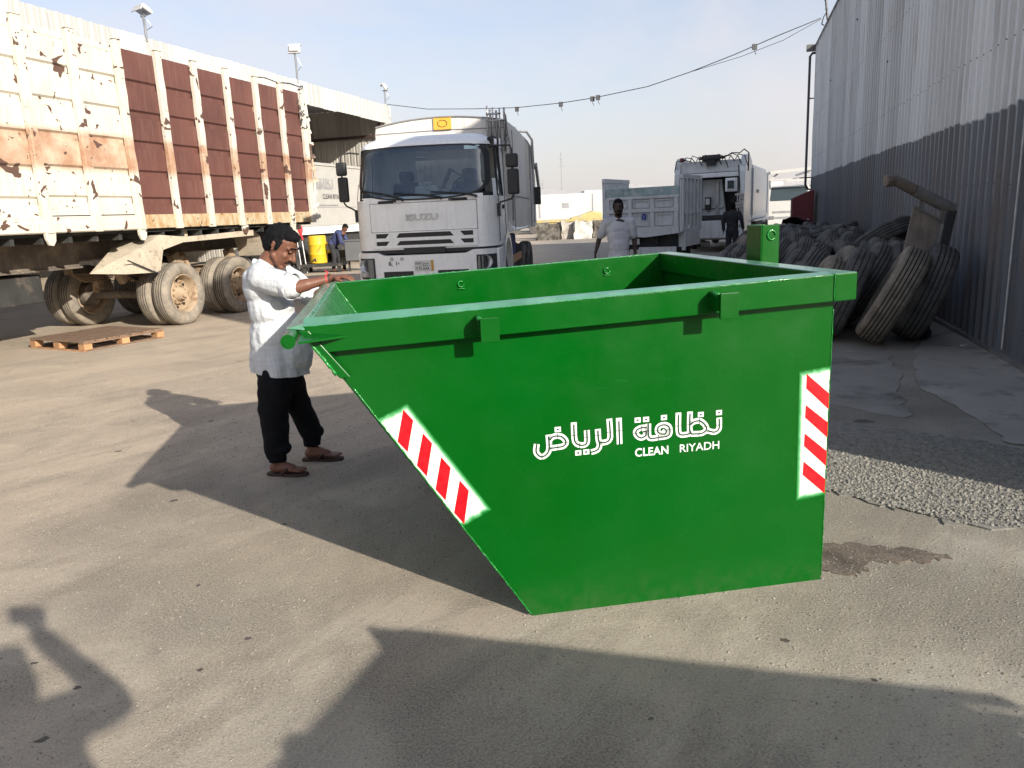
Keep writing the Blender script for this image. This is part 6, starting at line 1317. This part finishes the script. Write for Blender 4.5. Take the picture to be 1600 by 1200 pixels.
P = MB(); P.tube([(-.075, -.075, 1.375), (-.06, -.082, 1.39), (.0, -.075, 1.365), (.05, -.045, 1.31), (.062, -.01, 1.285)], [.006, .014, .014, .012, .008], 8); P.tube([(-.085, -.06, 1.39), (-.10, 0, 1.405), (-.085, .06, 1.39)], .015, 8); P.build('collar', 'shirt', sh_, True)
P = MB(); P.tube([(.028, -.232, 1.265 + .0), (.10, -.30, 1.25)], .004, 6); sl_ = MB(); k = 22; c0, ax_ = Vector((.205, -.258, 1.245)), Vector((.175, -.09, -.048)).normalized(); e1 = ax_.cross(Vector((0, 0, 1))).normalized(); e2 = ax_.cross(e1)
sl_.grid(lambda u, v: c0 + ax_ * (-.06 + .055 * v) + (e1 * cos(2 * pi * u) + e2 * sin(2 * pi * u)) * (.077 + .008 * v + .004 * sin(6 * pi * u)), k, 3, True); o = sl_.build('sleeve_hem', 'shirt', sh_, True); s_ = o.modifiers.new('t', 'SOLIDIFY'); s_.thickness = .003
P = MB(); ell(P, (-.012, 0, .69), (.150, .176, .11)); cap(P, (-.012, 0, .71), (-.012, 0, .66), .140, .148)
cap(P, (-.030, -.085, .62), (-.060, -.092, .42), .112, .092, 18); cap(P, (-.060, -.092, .42), (-.066, -.09, .20), .092, .080, 18); cap(P, (-.066, -.09, .20), (-.068, -.09, .155), .079, .062, 18); ell(P, (-.045, -.10, .19), (.075, .07, .055))
cap(P, (.0, .09, .62), (.040, .145, .42), .110, .085, 18); cap(P, (.040, .145, .42), (.085, .20, .22), .085, .072, 18); cap(P, (.085, .20, .22), (.092, .21, .165), .072, .056, 18); ell(P, (.10, .20, .21), (.075, .065, .05))
remesh(P, 'trousers', 'black_cloth', MAN, .007, 3, .010, 7)
for c in ((-.067, -.09, .128), (.088, .208, .140)):
    P = MB(); P.lathe([(-.03, .050), (-.028, .057), (.02, .060), (.028, .052)], 24, 'z', Matrix.Translation(c)); P.build('cuff', 'black_cloth', MAN, True)
sandal(MAN, (-.135, -.075, 0), (.125, -.127, 0)); sandal(MAN, (.025, .206, 0), (.295, .18, 0))
P = MB(); c0 = Vector(J['wr_r']) + Vector((-.035, -.004, -.007)); P.tube([c0 + Vector((.004 * cos(2 * t), cos(t) * .0285, sin(t) * .0285)) for t in [i * 2 * pi / 20 for i in range(21)]], .0042, 6)
P.tube([c0 + Vector((.012, -.01, .028)), c0 + Vector((.008, -.012, .045)), c0 + Vector((-.004, -.013, .058))], .0022, 5); P.tube([c0 + Vector((.008, -.01, .028)), c0 + Vector((.016, -.012, .050))], .002, 5); P.build('red_thread_bracelet', 'red_thread', MAN, True)
P = MB(); c0 = Vector(J['wr_r']) + Vector((-.016, -.002, -.002)); P.tube([c0 + Vector((0, cos(t) * .0265, sin(t) * .0265)) for t in [i * 2 * pi / 20 for i in range(21)]], .0045, 6); P.build('black_wristband', 'black_plastic', MAN, True)

def simple_man(name_label, loc, rz, J, skin, shirtm, legm, vox=.010, beard=False, sleeves=True, hs=1.0, detail=False, longsleeve=False, shoes='sandal'):
    t = thing('person', name_label, 'person', loc, rz); q, R = man(t, J, skin, None, None, vox)
    face_bits(q, R, t, J.get('hs', 1.0), beard=beard, moust=not longsleeve, detail=detail, hv=.009)
    V = lambda k: Vector(J[k]); P = MB()
    ell(P, V('chest') + Vector((-.005, 0, .02)), (.130, .185, .17)); ell(P, V('belly'), (.135, .165, .22)); ell(P, V('chest').lerp(V('belly'), .5), (.132, .175, .2)); ell(P, V('pelvis'), (.135, .165, .2))
    for s in 'rl':
        e = V('sh_' + s).lerp(V('el_' + s), .72); cap(P, V('neck') + Vector((0, 0, -.05)), V('sh_' + s), .07, .072); cap(P, V('sh_' + s), e, .072, .068)
        if longsleeve: cap(P, e, V('el_' + s), .066, .058); cap(P, V('el_' + s), V('wr_' + s), .056, .042)
    s_ = remesh(P, 'shirt', shirtm, t, vox, 3, .010, 6); clip_mesh(s_, V('pelvis') + Vector((0, 0, -.10)), (0, 0, -1))
    P = MB(); ell(P, V('pelvis') + Vector((0, 0, -.03)), (.14, .165, .14))
    for s in 'rl': cap(P, V('hip_' + s), V('kn_' + s), .095, .075); cap(P, V('kn_' + s), V('an_' + s) + Vector((0, 0, .03)), .075, .06)
    remesh(P, 'trousers', legm, t, vox, 3, .008, 7)
    for s in 'rl': sandal(t, V('heel_' + s) * 1 - Vector((0, 0, V('heel_' + s).z)), V('toe_' + s) - Vector((0, 0, V('toe_' + s).z)))
    return t
ST = dict(head=(.02, 0, 1.645), pitch=5, neck=(-.01, 0, 1.50), chest=(-.01, 0, 1.30), belly=(.0, 0, 1.10), pelvis=(-.0, 0, .92),
    sh_r=(-.01, -.18, 1.43), el_r=(-.06, -.27, 1.17), wr_r=(.05, -.285, .95), hd_r=(.1, -.0, -1), hu_r=(0, 1, 0), hs_r=1, curl_r=20,
    sh_l=(-.01, .18, 1.43), el_l=(-.05, .24, 1.16), wr_l=(.03, .25, .92), hd_l=(.1, 0, -1), hu_l=(0, -1, 0), hs_l=-1, curl_l=20,
    hip_r=(0, -.09, .88), kn_r=(.02, -.10, .50), an_r=(-.02, -.11, .10), heel_r=(-.08, -.11, .018), toe_r=(.17, -.14, .018),
    hip_l=(0, .09, .88), kn_l=(.02, .10, .50), an_l=(-.02, .11, .10), heel_l=(-.08, .11, .018), toe_l=(.17, .14, .018))
simple_man('man in pale grey polo shirt and trousers standing between the skip and the dump truck', (1.74, 12.0, 0), radians(-97), {**ST, 'el_r': (-.10, -.30, 1.18), 'wr_r': (.0, -.36, .97)}, 'skin_dark', 'grey_shirt', 'grey_shirt', .010, beard=True, detail=False)
simple_man('figure in dark clothes standing beside the tyre heap, before the compactor truck', Lp(-.12, 22.9), radians(60), {**ST, 'head': (.02, 0, 1.54), 'neck': (-.01, 0, 1.42), 'sh_r': (-.01, -.18, 1.36), 'sh_l': (-.01, .18, 1.36), 'chest': (-.01, 0, 1.25)}, 'skin_dark', 'grey_cloth', 'grey_cloth', .014, longsleeve=True)
BD = dict(head=(.46, 0, 1.42), pitch=48, neck=(.36, 0, 1.31), chest=(.22, 0, 1.20), belly=(.09, 0, 1.05), pelvis=(-.04, 0, .92),
    sh_r=(.30, -.18, 1.24), el_r=(.36, -.22, .98), wr_r=(.52, -.14, .90), hd_r=(1, 0, -.4), hu_r=(0, 0, 1), hs_r=1, curl_r=25,
    sh_l=(.30, .18, 1.24), el_l=(.38, .22, .99), wr_l=(.54, .12, .92), hd_l=(1, 0, -.4), hu_l=(0, 0, 1), hs_l=-1, curl_l=25,
    hip_r=(-.04, -.09, .88), kn_r=(.04, -.10, .50), an_r=(-.02, -.11, .10), heel_r=(-.08, -.11, .018), toe_r=(.17, -.14, .018),
    hip_l=(-.04, .09, .88), kn_l=(.10, .10, .50), an_l=(.08, .11, .10), heel_l=(.02, .11, .018), toe_l=(.27, .14, .018))
simple_man('worker in navy shirt and dark trousers bending forward between yellow drum and white truck', (-5.72, 26.0, 0), radians(-12), BD, 'skin', 'blue_cloth', 'grey_cloth', .012, longsleeve=True)
# the photographer, whose shadow falls into the lower left corner
PH = {**ST, 'sh_r': (.06, -.15, 1.46), 'el_r': (.24, -.17, 1.40), 'wr_r': (.31, .05, 1.62), 'hd_r': (.2, .5, .9), 'hu_r': (-1, 0, 0), 'sh_l': (.02, .18, 1.40), 'el_l': (.02, .27, 1.18), 'wr_l': (.20, .24, 1.0), 'hd_l': (.2, 0, -.9), 'hu_l': (0, -1, 0), 'head': (.02, 0, 1.60)}
pt_ = simple_man('the photographer behind the camera, arms raised, only his shadow shows', (.385, -.32, 0), radians(90), PH, 'skin', 'grey_cloth', 'grey_cloth', .016, longsleeve=True)
ph = MB(); ph.box(-.08, .08, -.005, .005, -.042, .042); o = ph.build('phone', 'black_plastic', None, bevel=.003, loc=(.335, -.04, 1.745), rot=(radians(-12), 0, 0)); tag(o, 'phone held up by the photographer behind the camera', 'phone')
